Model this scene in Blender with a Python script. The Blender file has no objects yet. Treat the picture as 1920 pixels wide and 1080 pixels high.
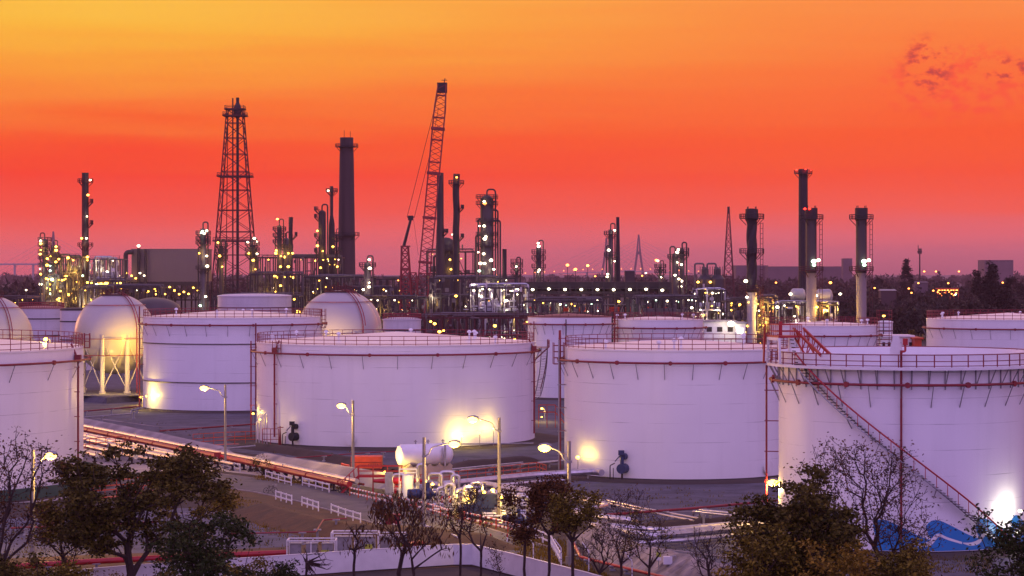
import bpy, math, random
import numpy as np
from mathutils import Vector, Matrix
S = bpy.context.scene
PI = math.pi
# ---------------------------------------------------------------- camera
F = 4500.0            # focal length in photo pixels (1920 wide)
EYE = 26.0
HY = 512.0            # horizon row
cam = bpy.data.cameras.new('Camera'); camo = bpy.data.objects.new('Camera', cam)
S.collection.objects.link(camo); S.camera = camo
camo.location = (0, 0, EYE); camo.rotation_euler = (PI / 2, 0, 0)
cam.sensor_width = 36; cam.lens = 36 * F / 1920; cam.shift_y = -28 / 1920
cam.clip_start = 1; cam.clip_end = 40000
# ---------------------------------------------------------------- view
S.render.engine = 'CYCLES'
S.view_settings.view_transform = 'Standard'; S.view_settings.look = 'None'
S.view_settings.exposure = 0.0; S.view_settings.gamma = 1
S.cycles.max_bounces = 5; S.cycles.diffuse_bounces = 2; S.cycles.glossy_bounces = 2
S.cycles.volume_bounces = 0; S.cycles.transmission_bounces = 2; S.cycles.transparent_max_bounces = 4
S.cycles.sample_clamp_indirect = 4; S.cycles.use_light_tree = True
S.cycles.caustics_reflective = False; S.cycles.caustics_refractive = False
def lin(c):
    return tuple(((v / 255) / 12.92 if v <= 10 else ((v / 255 + .055) / 1.055) ** 2.4) for v in c)
# ---------------------------------------------------------------- sky (dusk, glowing ahead of the camera, lavender behind it)
W = bpy.data.worlds.new('World'); S.world = W; W.use_nodes = True
nt = W.node_tree; N = nt.nodes; L = nt.links; N.clear()
def nd(t, **k):
    n = N.new(t)
    for a, b in k.items(): setattr(n, a, b)
    return n
def mth(op, a, b=None, c=None, clamp=False):
    n = nd('ShaderNodeMath', operation=op, use_clamp=clamp)
    for i, v in enumerate((a, b, c)):
        if v is None: continue
        if isinstance(v, (int, float)): n.inputs[i].default_value = v
        else: L.new(v, n.inputs[i])
    return n.outputs[0]
def smooth(v, a, b):
    n = nd('ShaderNodeMapRange', interpolation_type='SMOOTHSTEP', clamp=True)
    L.new(v, n.inputs[0]); n.inputs[1].default_value = a; n.inputs[2].default_value = b
    return n.outputs[0]
def ramp(fac, stops):
    n = nd('ShaderNodeValToRGB'); e = n.color_ramp.elements; n.color_ramp.interpolation = 'EASE' if False else 'LINEAR'
    while len(e) < len(stops): e.new(.5)
    for q, (p, c) in zip(e, stops): q.position = p; q.color = (*lin(c), 1)
    L.new(fac, n.inputs[0]); return n.outputs[0]
def mixc(f, a, b, mode='MIX'):
    n = nd('ShaderNodeMix', data_type='RGBA', blend_type=mode)
    if isinstance(f, (int, float)): n.inputs[0].default_value = f
    else: L.new(f, n.inputs[0])
    for i, v in ((6, a), (7, b)):
        if isinstance(v, tuple): n.inputs[i].default_value = (*v, 1)
        else: L.new(v, n.inputs[i])
    return n.outputs[2]
tc = nd('ShaderNodeTexCoord'); sx = nd('ShaderNodeSeparateXYZ'); L.new(tc.outputs['Generated'], sx.inputs[0])
X, Y, Z = sx.outputs
mp = nd('ShaderNodeMapping'); L.new(tc.outputs['Generated'], mp.inputs[0]); mp.inputs[3].default_value = (5, 5, 75)
mp.inputs[2].default_value = (0, .015, 0)
no = nd('ShaderNodeTexNoise'); L.new(mp.outputs[0], no.inputs[0]); no.inputs['Scale'].default_value = 1.0; no.inputs['Detail'].default_value = 5
no.inputs['Roughness'].default_value = .55
wob = mth('MULTIPLY', mth('SUBTRACT', no.outputs[0], .5), .034)
zz = mth('ADD', Z, mth('MULTIPLY', wob, smooth(Z, .0, .05)))
t = mth('MULTIPLY', zz, 8.0, clamp=True)
RL = ramp(t, [(0, (240, 98, 98)), (.05, (255, 104, 92)), (.13, (255, 98, 78)), (.2, (255, 82, 50)), (.33, (255, 66, 22)), (.45, (255, 90, 26)),
              (.57, (255, 134, 46)), (.69, (255, 158, 50)), (.82, (255, 186, 58)), (1, (255, 204, 74))])
RR = ramp(t, [(0, (180, 88, 104)), (.05, (206, 98, 108)), (.12, (238, 106, 108)), (.21, (254, 94, 66)), (.33, (255, 84, 38)), (.47, (255, 92, 34)),
              (.60, (255, 108, 48)), (.74, (255, 124, 56)), (.88, (255, 138, 66)), (1, (255, 146, 76))])
front = mixc(smooth(X, -.22, .2), RL, RR)
hi = ramp(smooth(Z, .11, .75), [(0, (255, 165, 100)), (.2, (255, 190, 165)), (.55, (240, 190, 210)), (1, (190, 165, 220))])
front = mixc(smooth(Z, .10, .2), front, hi)
back = ramp(smooth(Z, 0, .8), [(0, (214, 172, 232)), (.3, (228, 184, 240)), (.7, (200, 170, 232)), (1, (190, 165, 220))])
nish = nd('ShaderNodeTexSky', sky_type='NISHITA'); nish.sun_disc = False
nish.sun_elevation = math.radians(1.5); nish.sun_rotation = math.radians(-35)
back = mixc(.05, back, nish.outputs[0], 'ADD')
back = mixc(1.0, back, (1.22, 1.18, 1.46), 'MULTIPLY')
side = ramp(smooth(Z, 0, .7), [(0, (245, 140, 125)), (.3, (250, 170, 175)), (1, (190, 160, 215))])
sky = mixc(smooth(Y, .25, .8), mixc(smooth(Y, -.35, .35), back, side), front)
# the small torn clouds on the right
n2 = nd('ShaderNodeTexNoise'); mp2 = nd('ShaderNodeMapping'); L.new(tc.outputs['Generated'], mp2.inputs[0]); mp2.inputs[3].default_value = (190, 30, 300)
mp2.inputs[2].default_value = (0, .5, 0)
L.new(mp2.outputs[0], n2.inputs[0]); n2.inputs['Scale'].default_value = 1; n2.inputs['Detail'].default_value = 6; n2.inputs['Roughness'].default_value = .62
def blob(cx, cz, rx, rz):
    a = mth('DIVIDE', mth('SUBTRACT', X, cx), rx); b = mth('DIVIDE', mth('SUBTRACT', Z, cz), rz)
    r = mth('SQRT', mth('ADD', mth('MULTIPLY', a, a), mth('MULTIPLY', b, b)))
    return mth('SUBTRACT', 1.0, r, clamp=True)
bl = mth('MAXIMUM', blob(.170, .0845, .013, .016), blob(.2, .083, .015, .007))
bl2 = mth('MAXIMUM', blob(.183, .078, .04, .02), bl)
cl = mth('MULTIPLY', smooth(n2.outputs[0], .50, .68), smooth(bl, .05, .6))
cl2 = mth('MULTIPLY', smooth(n2.outputs[0], .42, .64), smooth(bl2, .0, .5))
sky = mixc(mth('MULTIPLY', cl2, .7), sky, lin((255, 78, 58)))
sky = mixc(mth('MULTIPLY', cl, .85), sky, lin((186, 66, 64)))
bg = nd('ShaderNodeBackground'); L.new(sky, bg.inputs[0]); bg.inputs[1].default_value = 1.0
wo = nd('ShaderNodeOutputWorld'); L.new(bg.outputs[0], wo.inputs[0])
# low, weak, very soft afterglow sun from the far left
sl = bpy.data.lights.new('Sun', 'SUN'); sl.energy = .35; sl.angle = math.radians(14); sl.color = (1, .42, .22)
so = bpy.data.objects.new('Sun', sl); S.collection.objects.link(so)
so.rotation_euler = (math.radians(84), 0, math.radians(-142)) 
# ---------------------------------------------------------------- helpers
rnd = random.Random(7)
def G(px, py, z=0.0):
    """point at height z seen at photo pixel px,py"""
    y = F * (EYE - z) / (py - HY); return Vector(((px - 960) / F * y, y, z))
def H(px, py, D):
    """point at distance D seen at px,py"""
    return Vector(((px - 960) / F * D, D, EYE - (py - HY) * D / F))
class MB:
    def __init__(s): s.v = []; s.f = []; s.mi = []; s.m = 0
    def add(s, vs, fs):
        o = len(s.v); s.v += [tuple(q) for q in vs]; s.f += [tuple(o + i for i in q) for q in fs]; s.mi += [s.m] * len(fs)
    def box(s, c, d, rz=0, rx=0):
        M = Matrix.Rotation(rz, 3, 'Z') @ Matrix.Rotation(rx, 3, 'X')
        vs = [Vector(c) + M @ Vector((x * d[0] / 2, y * d[1] / 2, z * d[2] / 2)) for x in (-1, 1) for y in (-1, 1) for z in (-1, 1)]
        s.add(vs, [(0, 1, 3, 2), (4, 6, 7, 5), (0, 4, 5, 1), (2, 3, 7, 6), (0, 2, 6, 4), (1, 5, 7, 3)])
    def bar(s, p, q, w, h=None, n=4, r2=None):
        p = Vector(p); q = Vector(q); d = (q - p)
        if d.length < 1e-6: return
        d.normalize(); u = d.cross(Vector((0, 0, 1)))
        if u.length < .02: u = Vector((1, 0, 0))
        u.normalize(); v = u.cross(d); h = h or w; a0 = PI / 4 if n == 4 else 0; k = math.sqrt(2) if n == 4 else 1
        r2 = 1 if r2 is None else r2; vs = []
        for c, e in ((p, 1), (q, r2)):
            for i in range(n):
                a = a0 + 2 * PI * i / n; vs.append(c + (u * math.cos(a) * w / 2 * k + v * math.sin(a) * h / 2 * k) * e)
        s.add(vs, [(i, (i + 1) % n, n + (i + 1) % n, n + i) for i in range(n)] + [tuple(range(n - 1, -1, -1)), tuple(range(n, 2 * n))])
    def tube(s, pts, r, n=8, closed=False, cap=True):
        pts = [Vector(p) for p in pts]; m = len(pts); o = len(s.v); rr = r if isinstance(r, (list, tuple)) else [r] * m
        pu = None
        for i, p in enumerate(pts):
            if closed: d = pts[(i + 1) % m] - pts[i - 1]
            else: d = pts[min(i + 1, m - 1)] - pts[max(i - 1, 0)]
            if d.length < 1e-9: d = Vector((0, 0, 1))
            d.normalize()
            if pu is None or closed:
                u = d.cross(Vector((0, 0, 1)))
                if u.length < .05: u = d.cross(Vector((1, 0, 0)))
            else: u = pu - d * pu.dot(d)
            if u.length < 1e-5: u = d.orthogonal()
            u.normalize(); pu = u; v = d.cross(u)
            for k in range(n):
                a = 2 * PI * k / n; s.v.append(tuple(p + (u * math.cos(a) + v * math.sin(a)) * rr[i]))
        R = m if closed else m - 1; c0 = len(s.f)
        for i in range(R):
            j = (i + 1) % m
            for k in range(n): s.f.append((o + i * n + k, o + i * n + (k + 1) % n, o + j * n + (k + 1) % n, o + j * n + k))
        if cap and not closed:
            s.f.append(tuple(o + k for k in range(n - 1, -1, -1))); s.f.append(tuple(o + (m - 1) * n + k for k in range(n)))
        s.mi += [s.m] * (len(s.f) - c0)
    def pipe(s, pts, r, n=8, bend=None):
        """polyline with rounded elbows"""
        pts = [Vector(p) for p in pts]; out = [pts[0]]; b = bend or 2.2 * r
        for i in range(1, len(pts) - 1):
            a, p, c = pts[i - 1], pts[i], pts[i + 1]; d1 = (a - p); d2 = (c - p); k = min(b, d1.length * .45, d2.length * .45)
            if k < 1e-4: continue
            q1 = p + d1.normalized() * k; q2 = p + d2.normalized() * k
            for t in (0, .25, .5, .75, 1): out.append(q1 * (1 - t) ** 2 + p * 2 * t * (1 - t) + q2 * t * t)
        out.append(pts[-1]); s.tube(out, r, n)
    def lathe(s, c, prof, n=24, a0=0, a1=2 * PI, axis='Z'):
        full = abs(a1 - a0 - 2 * PI) < 1e-6; m = n if full else n + 1; o = len(s.v); c = Vector(c); c0 = len(s.f)
        for r, z in prof:
            for i in range(m):
                a = a0 + (a1 - a0) * i / n; v = Vector((r * math.cos(a), r * math.sin(a), z))
                if axis == 'X': v = Vector((v.z, v.x, v.y))
                if axis == 'Y': v = Vector((v.x, v.z, v.y))
                s.v.append(tuple(c + v))
        for j in range(len(prof) - 1):
            for i in range(n):
                k = (i + 1) % m; s.f.append((o + j * m + i, o + j * m + k, o + (j + 1) * m + k, o + (j + 1) * m + i))
        s.mi += [s.m] * (len(s.f) - c0)
    def cyl(s, c, r, h, n=16, r2=None): s.lathe(c, [(0, 0), (r, 0), (r if r2 is None else r2, h), (0, h)], n)
    def ball(s, c, r, n=12, sc=(1, 1, 1)):
        o = len(s.v); s.lathe((0, 0, 0), [(r * math.cos(a), r * math.sin(a)) for a in [(-PI / 2 + PI * i / (n // 2)) for i in range(n // 2 + 1)]], n)
        for i in range(o, len(s.v)): q = s.v[i]; s.v[i] = (c[0] + q[0] * sc[0], c[1] + q[1] * sc[1], c[2] + q[2] * sc[2])
    def build(s, name, mat, parent=None, smooth=False, loc=None, label=None, sharp=35):
        me = bpy.data.meshes.new(name); me.from_pydata(s.v, [], s.f)
        for m in (mat if isinstance(mat, (list, tuple)) else [mat]): me.materials.append(m)
        if isinstance(mat, (list, tuple)): me.polygons.foreach_set('material_index', s.mi)
        if smooth:
            me.polygons.foreach_set('use_smooth', [True] * len(me.polygons)); me.set_sharp_from_angle(angle=math.radians(sharp))
        me.update()
        o = bpy.data.objects.new(name, me); S.collection.objects.link(o)
        if parent: o.parent = parent
        if loc is not None: o.location = loc
        if label: o['label'] = label
        return o
def thing(name, loc, label, cat, group=None):
    o = bpy.data.objects.new(name, None); S.collection.objects.link(o); o.location = loc; o.empty_display_size = .5
    o['label'] = label; o['category'] = cat
    if group: o['group'] = group
    return o
def struct(o, kind='structure'): o['kind'] = kind; return o
# ---------------------------------------------------------------- materials
def mat(name, col, rough=.6, metal=0, var=.25, scale=1.0, stretch=(1, 1, 1), col2=None, bump=0, seams=0, streak=0, detail=4, spec=None, nr=.5):
    m = bpy.data.materials.new(name); m.use_nodes = True; t = m.node_tree; n = t.nodes; l = t.links; b = n['Principled BSDF']
    b.inputs['Roughness'].default_value = rough; b.inputs['Metallic'].default_value = metal
    if spec is not None: b.inputs['Specular IOR Level'].default_value = spec
    tc = n.new('ShaderNodeTexCoord'); mp = n.new('ShaderNodeMapping'); mp.inputs[3].default_value = stretch; l.new(tc.outputs['Object'], mp.inputs[0])
    no = n.new('ShaderNodeTexNoise'); no.inputs['Scale'].default_value = scale; no.inputs['Detail'].default_value = detail; no.inputs['Roughness'].default_value = nr; l.new(mp.outputs[0], no.inputs[0])
    r = n.new('ShaderNodeValToRGB'); r.color_ramp.elements[0].position = .32; r.color_ramp.elements[1].position = .68
    c2 = col2 or tuple(v * (1 - var) for v in col)
    r.color_ramp.elements[0].color = (*c2, 1); r.color_ramp.elements[1].color = (*col, 1); l.new(no.outputs[0], r.inputs[0]); out = r.outputs[0]
    def mix(f, a, col, mode='MIX'):
        x = n.new('ShaderNodeMix'); x.data_type = 'RGBA'; x.blend_type = mode; l.new(f, x.inputs[0]); l.new(a, x.inputs[6]); x.inputs[7].default_value = (*col, 1); return x.outputs[2]
    def mm(op, a, b=None):
        x = n.new('ShaderNodeMath'); x.operation = op; x.use_clamp = False
        for i, v in enumerate((a, b)):
            if v is None: continue
            if isinstance(v, (int, float)): x.inputs[i].default_value = v
            else: l.new(v, x.inputs[i])
        return x.outputs[0]
    if streak:   # rain-washed vertical grime
        mp3 = n.new('ShaderNodeMapping'); mp3.inputs[3].default_value = (.7, .7, .05); l.new(tc.outputs['Object'], mp3.inputs[0])
        n3 = n.new('ShaderNodeTexNoise'); n3.inputs['Scale'].default_value = 1.2; n3.inputs['Detail'].default_value = 6; l.new(mp3.outputs[0], n3.inputs[0])
        rr = n.new('ShaderNodeMapRange'); rr.inputs[1].default_value = .5; rr.inputs[2].default_value = .78; rr.inputs[4].default_value = streak; l.new(n3.outputs[0], rr.inputs[0])
        out = mix(rr.outputs[0], out, tuple(v * .55 for v in col))
    if seams:
        sp = n.new('ShaderNodeSeparateXYZ'); l.new(tc.outputs['Object'], sp.inputs[0])
        fr = mm('FRACT', mm('DIVIDE', sp.outputs[2], seams)); lt = mm('LESS_THAN', fr, .045 / seams)
        mp4 = n.new('ShaderNodeMapping'); mp4.inputs[3].default_value = (.25, .25, .6); l.new(tc.outputs['Object'], mp4.inputs[0])
        n4 = n.new('ShaderNodeTexNoise'); n4.inputs['Scale'].default_value = 1; n4.inputs['Detail'].default_value = 5; l.new(mp4.outputs[0], n4.inputs[0])
        r4 = n.new('ShaderNodeMapRange'); r4.inputs[1].default_value = .42; r4.inputs[2].default_value = .66; r4.inputs[4].default_value = .9; l.new(n4.outputs[0], r4.inputs[0])
        out = mix(mm('MULTIPLY', lt, r4.outputs[0]), out, tuple(v * .35 for v in col))
    l.new(out, b.inputs['Base Color'])
    if bump:
        bp = n.new('ShaderNodeBump'); bp.inputs['Strength'].default_value = bump; bp.inputs['Distance'].default_value = .1
        l.new(no.outputs[0], bp.inputs['Height']); l.new(bp.outputs[0], b.inputs['Normal'])
    return m
def emit(name, col, s):
    m = bpy.data.materials.new(name); m.use_nodes = True; b = m.node_tree.nodes['Principled BSDF']
    b.inputs['Base Color'].default_value = (*col, 1); b.inputs['Emission Color'].default_value = (*col, 1); b.inputs['Emission Strength'].default_value = s
    return m
M = {}
M['white'] = mat('white_tank_paint', (.80, .79, .80), .38, var=.07, scale=.12, seams=2.4, streak=.16)
M['white_old'] = mat('chalky_tank_paint', (.62, .58, .60), .5, var=.12, scale=.2, seams=2.0, streak=.3)
M['roofw'] = mat('white_roof_paint', (.82, .80, .80), .3, var=.10, scale=.25, detail=6)
M['roofr'] = mat('rusty_roof_paint', (.42, .16, .13), .6, var=.3, scale=.3)
M['red'] = mat('red_pipe_paint', (.25, .012, .024), .45, var=.3, scale=.8)
M['redb'] = mat('bright_red_paint', (.42, .012, .02), .4, var=.25, scale=.8)
M['orange'] = mat('orange_red_paint', (.62, .07, .02), .5, var=.3, scale=1.2)
M['silver'] = mat('aluminium_cladding', (.62, .60, .62), .28, .75, var=.25, scale=1.5)
M['grey'] = mat('galvanised_steel', (.34, .33, .35), .5, .4, var=.3, scale=1.5)
M['dark'] = mat('dark_steel', (.03, .02, .022), .6, .2, var=.4, scale=.6)
M['darkred'] = mat('dark_red_steel', (.085, .010, .012), .6, .1, var=.4, scale=.6)
M['crane'] = mat('crane_red_paint', (.28, .025, .025), .5, .1, var=.4, scale=.6)
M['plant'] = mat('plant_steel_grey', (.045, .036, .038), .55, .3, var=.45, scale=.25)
M['plantl'] = mat('plant_steel_pale', (.15, .125, .12), .5, .3, var=.4, scale=.25)
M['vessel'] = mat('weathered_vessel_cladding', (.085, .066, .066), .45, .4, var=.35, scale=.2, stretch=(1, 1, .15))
M['farwall'] = mat('far_building_wall', (.14, .09, .10), .8, var=.3, scale=.05)
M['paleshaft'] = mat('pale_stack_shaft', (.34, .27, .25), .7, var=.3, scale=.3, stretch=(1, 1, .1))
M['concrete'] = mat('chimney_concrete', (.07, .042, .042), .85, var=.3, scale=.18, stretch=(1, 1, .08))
M['sphere'] = mat('sphere_paint', (.43, .40, .38), .3, var=.06, scale=.15)
M['clad'] = mat('boiler_cladding', (.20, .15, .13), .6, .1, var=.12, scale=.08)
M['blue'] = mat('blue_machine_paint', (.02, .035, .11), .4, var=.3, scale=2)
M['black'] = mat('black_rubber', (.015, .015, .018), .6, var=.3, scale=2)
M['beige'] = mat('beige_render', (.46, .38, .25), .8, var=.2, scale=.6)
M['whitep'] = mat('white_gloss_paint', (.8, .78, .78), .45, var=.12, scale=1.0)
M['mural'] = mat('mural_blue_paint', (.012, .20, .52), .45, var=.12, scale=.3)
M['polec'] = mat('concrete_pole', (.30, .27, .22), .8, var=.3, scale=1.5)
M['yellow'] = mat('yellow_green_panel', (.45, .5, .05), .5, var=.2, scale=1)
M['green'] = mat('green_wall_paint', (.03, .075, .06), .7, var=.3, scale=.5)
M['bund'] = mat('bund_concrete', (.36, .31, .30), .85, var=.45, scale=.22, stretch=(1, 1, .3), bump=.6, detail=9)
M['rock'] = mat('rough_shotcrete', (.34, .29, .26), .9, var=.55, scale=.7, bump=1.0, detail=9)
M['gravel'] = mat('grey_gravel', (.12, .118, .15), .95, var=.8, scale=.22, detail=14, bump=.8, nr=.78)
M['gravel2'] = mat('pale_gravel', (.15, .145, .18), .95, var=.75, scale=.22, detail=14, bump=.8, nr=.78)
M['soil'] = mat('dark_soil', (.062, .038, .03), .95, var=.75, scale=.2, detail=14, bump=.8, nr=.75)
M['grass'] = mat('dry_grass', (.15, .075, .022), .95, col2=(.05, .034, .012), scale=.25, detail=14, bump=1, nr=.75)
M['asphalt'] = mat('asphalt', (.13, .115, .12), .8, var=.7, scale=.3, detail=14, nr=.78, bump=.3)
M['paving'] = mat('pale_paving', (.42, .36, .33), .85, var=.4, scale=.4, detail=12, nr=.7)
M['bark'] = mat('tree_bark', (.045, .022, .018), .9, var=.5, scale=3)
M['field'] = mat('far_field', (.05, .045, .04), .95, col2=(.03, .035, .03), scale=.01, detail=10)
def leafmat(name, c1, c2):
    m = bpy.data.materials.new(name); m.use_nodes = True; t = m.node_tree; n = t.nodes; l = t.links; b = n['Principled BSDF']
    g = n.new('ShaderNodeNewGeometry'); r = n.new('ShaderNodeValToRGB'); r.color_ramp.elements[0].color = (*c1, 1); r.color_ramp.elements[1].color = (*c2, 1)
    l.new(g.outputs['Random Per Island'], r.inputs[0]); l.new(r.outputs[0], b.inputs['Base Color']); b.inputs['Roughness'].default_value = .6
    b.inputs['Specular IOR Level'].default_value = .12; b.inputs['Transmission Weight'].default_value = 0
    return m
M['leaf_dark'] = leafmat('leaf_dark_olive', (.018, .017, .003), (.12, .092, .012))
M['leaf_olive'] = leafmat('leaf_olive', (.04, .03, .004), (.21, .15, .016))
M['leaf_yellow'] = leafmat('leaf_yellowish', (.09, .06, .006), (.28, .17, .018))
M['leaf_brown'] = leafmat('leaf_brown', (.04, .016, .006), (.14, .06, .015))
M['leaf_green'] = leafmat('leaf_green', (.014, .024, .006), (.05, .062, .012))
M['leaf_far'] = leafmat('leaf_far', (.010, .010, .008), (.03, .026, .016))
M['lamp_y'] = emit('lamp_sodium', (1, .50, .06), 11); M['lamp_w'] = emit('lamp_white', (1, .84, .56), 9)
M['lamp_g'] = emit('lamp_mercury', (.62, 1, .68), 9); M['lamp_r'] = emit('lamp_red', (1, .02, .01), 9)
M['lamp_o'] = emit('lamp_orange', (1, .30, .05), 9); M['street'] = emit('street_lamp_bulb', (1, .60, .10), 7)
LK = {'y': 'lamp_y', 'w': 'lamp_w', 'g': 'lamp_g', 'r': 'lamp_r', 'o': 'lamp_o'}
_bulb = {}
def lamp(parent, p, r=.5, kind='y', name='lamp'):
    if kind not in _bulb:
        b = MB(); b.ball((0, 0, 0), 1, 8); me = bpy.data.meshes.new('lamp'); me.from_pydata(b.v, [], b.f); me.materials.append(M[LK[kind]]); _bulb[kind] = me
    o = bpy.data.objects.new(name, _bulb[kind]); S.collection.objects.link(o); o.parent = parent; o.location = p; o.scale = (r, r, r * .75); return o
def supports(parent, items, m):
    """items = [(x, y, height, width)]; one post object each, equal posts share their mesh"""
    cache = {}
    for x, y, h, w in items:
        k = (round(h, 1), w)
        if k not in cache: b = MB(); b.bar((0, 0, 0), (0, 0, h), w); b.box((0, 0, h), (w * 3.2, w * 3.2, w * .5)); b.box((0, 0, .08), (w * 2.4, w * 2.4, .16)); o = b.build('pipe_support', M[m], parent); cache[k] = o
        else: o = cache[k].copy(); S.collection.objects.link(o)
        o.location = (x, y, 0)
def glow(parent, p, w, kind='y'):  # bodiless point light added to brighten the plant around its lamps
    point(parent, p, w, {'y': (1, .60, .10), 'w': (1, .82, .55), 'g': (.8, 1, .75), 'o': (1, .35, .08), 'r': (1, .05, .02)}[kind], .5, 'fill_light')
def point(parent, p, watts, col=(1, .68, .15), r=.25, name='bulb_light'):
    l = bpy.data.lights.new(name, 'POINT'); l.energy = watts; l.color = col; l.shadow_soft_size = r
    o = bpy.data.objects.new(name, l); S.collection.objects.link(o); o.location = p
    if parent: o.parent = parent
    return o
# ================================================================ ground
def sheet(name, pts, m, z):
    b = MB(); b.v = [(*G(px, py)[:2], z) if len(q) == 2 else tuple(q) for q in pts for px, py in [q[:2]]]; b.f = [tuple(range(len(pts)))]; b.mi = [0]
    return struct(b.build(name, m))
b = MB(); b.add([(-9000, -400, 0), (9000, -400, 0), (9000, 30000, 0), (-9000, 30000, 0)], [(0, 1, 2, 3)])
struct(b.build('ground', M['soil']))
b = MB(); b.add([(-9000, 1250, .01), (9000, 1250, .01), (9000, 29000, .01), (-9000, 29000, .01)], [(0, 1, 2, 3)]); struct(b.build('distant_field', M['field']))
sheet('gravel_yard', [(100, 772), (153, 786), (265, 806), (345, 836), (480, 852), (600, 880), (740, 908), (1060, 872), (1100, 700), (1000, 690), (0, 690)], M['gravel'], .02)
sheet('gravel_yard', [(880, 905), (1090, 872), (1500, 872), (1720, 985), (1480, 985), (1200, 990), (1100, 950)], M['gravel'], .02)
sheet('gravel_yard', [(1150, 1008), (1250, 994), (1600, 975), (1900, 1035), (2100, 1200), (1560, 1150), (1380, 1072), (1250, 1042)], M['gravel'], .024)
sheet('gravel_yard', [(-200, 1000), (0, 975), (200, 950), (430, 955), (480, 975), (560, 1002), (560, 1030), (200, 1052), (-200, 1080)], M['gravel2'], .02)
sheet('pipe_corridor_paving', [(100, 795), (153, 806), (343, 845), (480, 872), (655, 905), (655, 922), (560, 905), (470, 890), (415, 884), (250, 900), (100, 940), (-300, 960), (-300, 800)], M['paving'], .028)
sheet('grass_verge', [(380, 888), (480, 900), (600, 917), (700, 935), (860, 962), (960, 990), (1040, 1015), (1100, 1075), (1180, 1120), (880, 1062), (700, 1072), (420, 1095), (-100, 1140), (-100, 1052), (200, 1040), (560, 1025), (640, 1003), (560, 985), (470, 955), (380, 925)], M['grass'], .03)
# pump yard under the manifold
sheet('pump_yard', [(735, 905), (1000, 900), (1110, 935), (1110, 985), (1040, 1010), (960, 985), (860, 958), (700, 925)], M['soil'], .036)
up = [(180, 893), (300, 888), (400, 888), (480, 898), (560, 909), (640, 921), (700, 933), (780, 951), (870, 978), (960, 1006), (1040, 1030), (1085, 1075)]
lo = [(1020, 1085), (960, 1055), (880, 1030), (790, 1003), (740, 991), (690, 979), (640, 964), (560, 941), (480, 924), (400, 912), (300, 912), (180, 925)]
sheet('road', up + lo, M['asphalt'], .045)
sheet('footpath', [(480, 893), (560, 903), (640, 914), (640, 920), (560, 908), (480, 897)], M['paving'], .05)
def offset(path, d):
    out = []; n = len(path)
    for i, p in enumerate(path):
        a = path[max(i - 1, 0)]; c = path[min(i + 1, n - 1)]; t = (c - a); t.z = 0; t.normalize(); out.append(p + Vector((-t.y, t.x, 0)) * d)
    return out
def fine(path, step=2.0):
    out = []
    for a, b_ in zip(path, path[1:]):
        k = max(1, int((b_ - a).length / step)); out += [a.lerp(b_, i / k) for i in range(k)]
    return out + [path[-1]]
def sweep(name, path, prof, m, jit=0, kind='structure', step=2.0, seed=1, smooth=False, taper=True):
    """path = front foot; prof = [(distance back, height)]"""
    r = random.Random(seed); P = fine([Vector((p.x, p.y, 0)) for p in path], step); b = MB(); n = len(prof)
    for k, (d, z) in enumerate(prof):
        for i, p in enumerate(offset(P, d)):
            e = min(1, min(i, len(P) - 1 - i) * step / 4.5); e = e * e * (3 - 2 * e) if taper else 1
            b.v.append((p.x + r.uniform(-jit, jit), p.y + r.uniform(-jit, jit), -.05 + (max(-.1, z + r.uniform(-jit, jit) * .6) + .05) * e))
    Lp = len(P)
    for k in range(n - 1):
        for i in range(Lp - 1): b.f.append((k * Lp + i, k * Lp + i + 1, (k + 1) * Lp + i + 1, (k + 1) * Lp + i)); b.mi.append(0)
    b.f += [tuple(k * Lp for k in range(n)), tuple(k * Lp + Lp - 1 for k in range(n - 1, -1, -1))]; b.mi += [0, 0]
    o = b.build(name, m, smooth=smooth, sharp=60)
    if kind: o['kind'] = kind
    return o
def PX(l): return [G(*q) for q in l]
EM = [(0, -.05), (1.0, .75), (2.0, 1.5), (2.5, 1.62), (3.0, 1.55), (4.2, .7), (5.4, -.05)]
sweep('concrete_embankment', PX([(100, 797), (153, 808), (265, 832), (345, 851), (400, 862)]), EM, M['bund'], .06, step=1.2)
sweep('concrete_embankment', PX([(440, 868), (500, 880), (580, 894), (660, 908), (735, 921)]), EM, M['bund'], .06, step=1.2, seed=2)
sweep('rough_concrete_embankment', PX([(1075, 1000), (1105, 1045), (1180, 1068), (1300, 1100), (1440, 1140), (1600, 1190)]), [(0, -.05), (.7, .5), (1.3, 1.1), (2.1, 1.7), (2.5, 1.8), (2.9, 1.75), (3.8, .8), (4.6, -.05)], M['rock'], .16, step=.6, seed=3)
sweep('earth_berm', PX([(400, 960), (480, 985), (560, 1006), (640, 1014), (760, 1020), (900, 1040)]), [(0, -.05), (1.5, .5), (3.5, 1.2), (4.3, 1.25), (6, .5), (7, -.05)], M['grass'], .07, step=1.2, seed=4, smooth=True)
sweep('earth_berm', PX([(1190, 1003), (1290, 994), (1400, 988), (1560, 982)]), [(0, -.05), (1.2, .7), (2.2, .9), (3.4, .7), (4.6, -.05)], M['soil'], .07, step=1.2, seed=5, smooth=True)
sweep('earth_berm', PX([(850, 888), (940, 882), (1060, 872)]), [(0, -.05), (2.2, 1.1), (3.4, 1.3), (5, .9), (7, -.05)], M['soil'], .07, step=1.2, seed=6, smooth=True)
sweep('earth_berm', PX([(420, 838), (520, 850), (640, 872), (735, 895), (850, 888)]), [(0, -.05), (1.4, .8), (2.2, .9), (3, .7), (4, -.05)], M['soil'], .07, step=1.5, seed=7, smooth=True)
sweep('earth_berm', PX([(140, 752), (200, 757), (275, 752)]), [(0, -.05), (.6, 1.2), (4, 1.25), (9, 1.2), (10, -.05)], M['gravel'], .04, step=2, seed=8)

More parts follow.
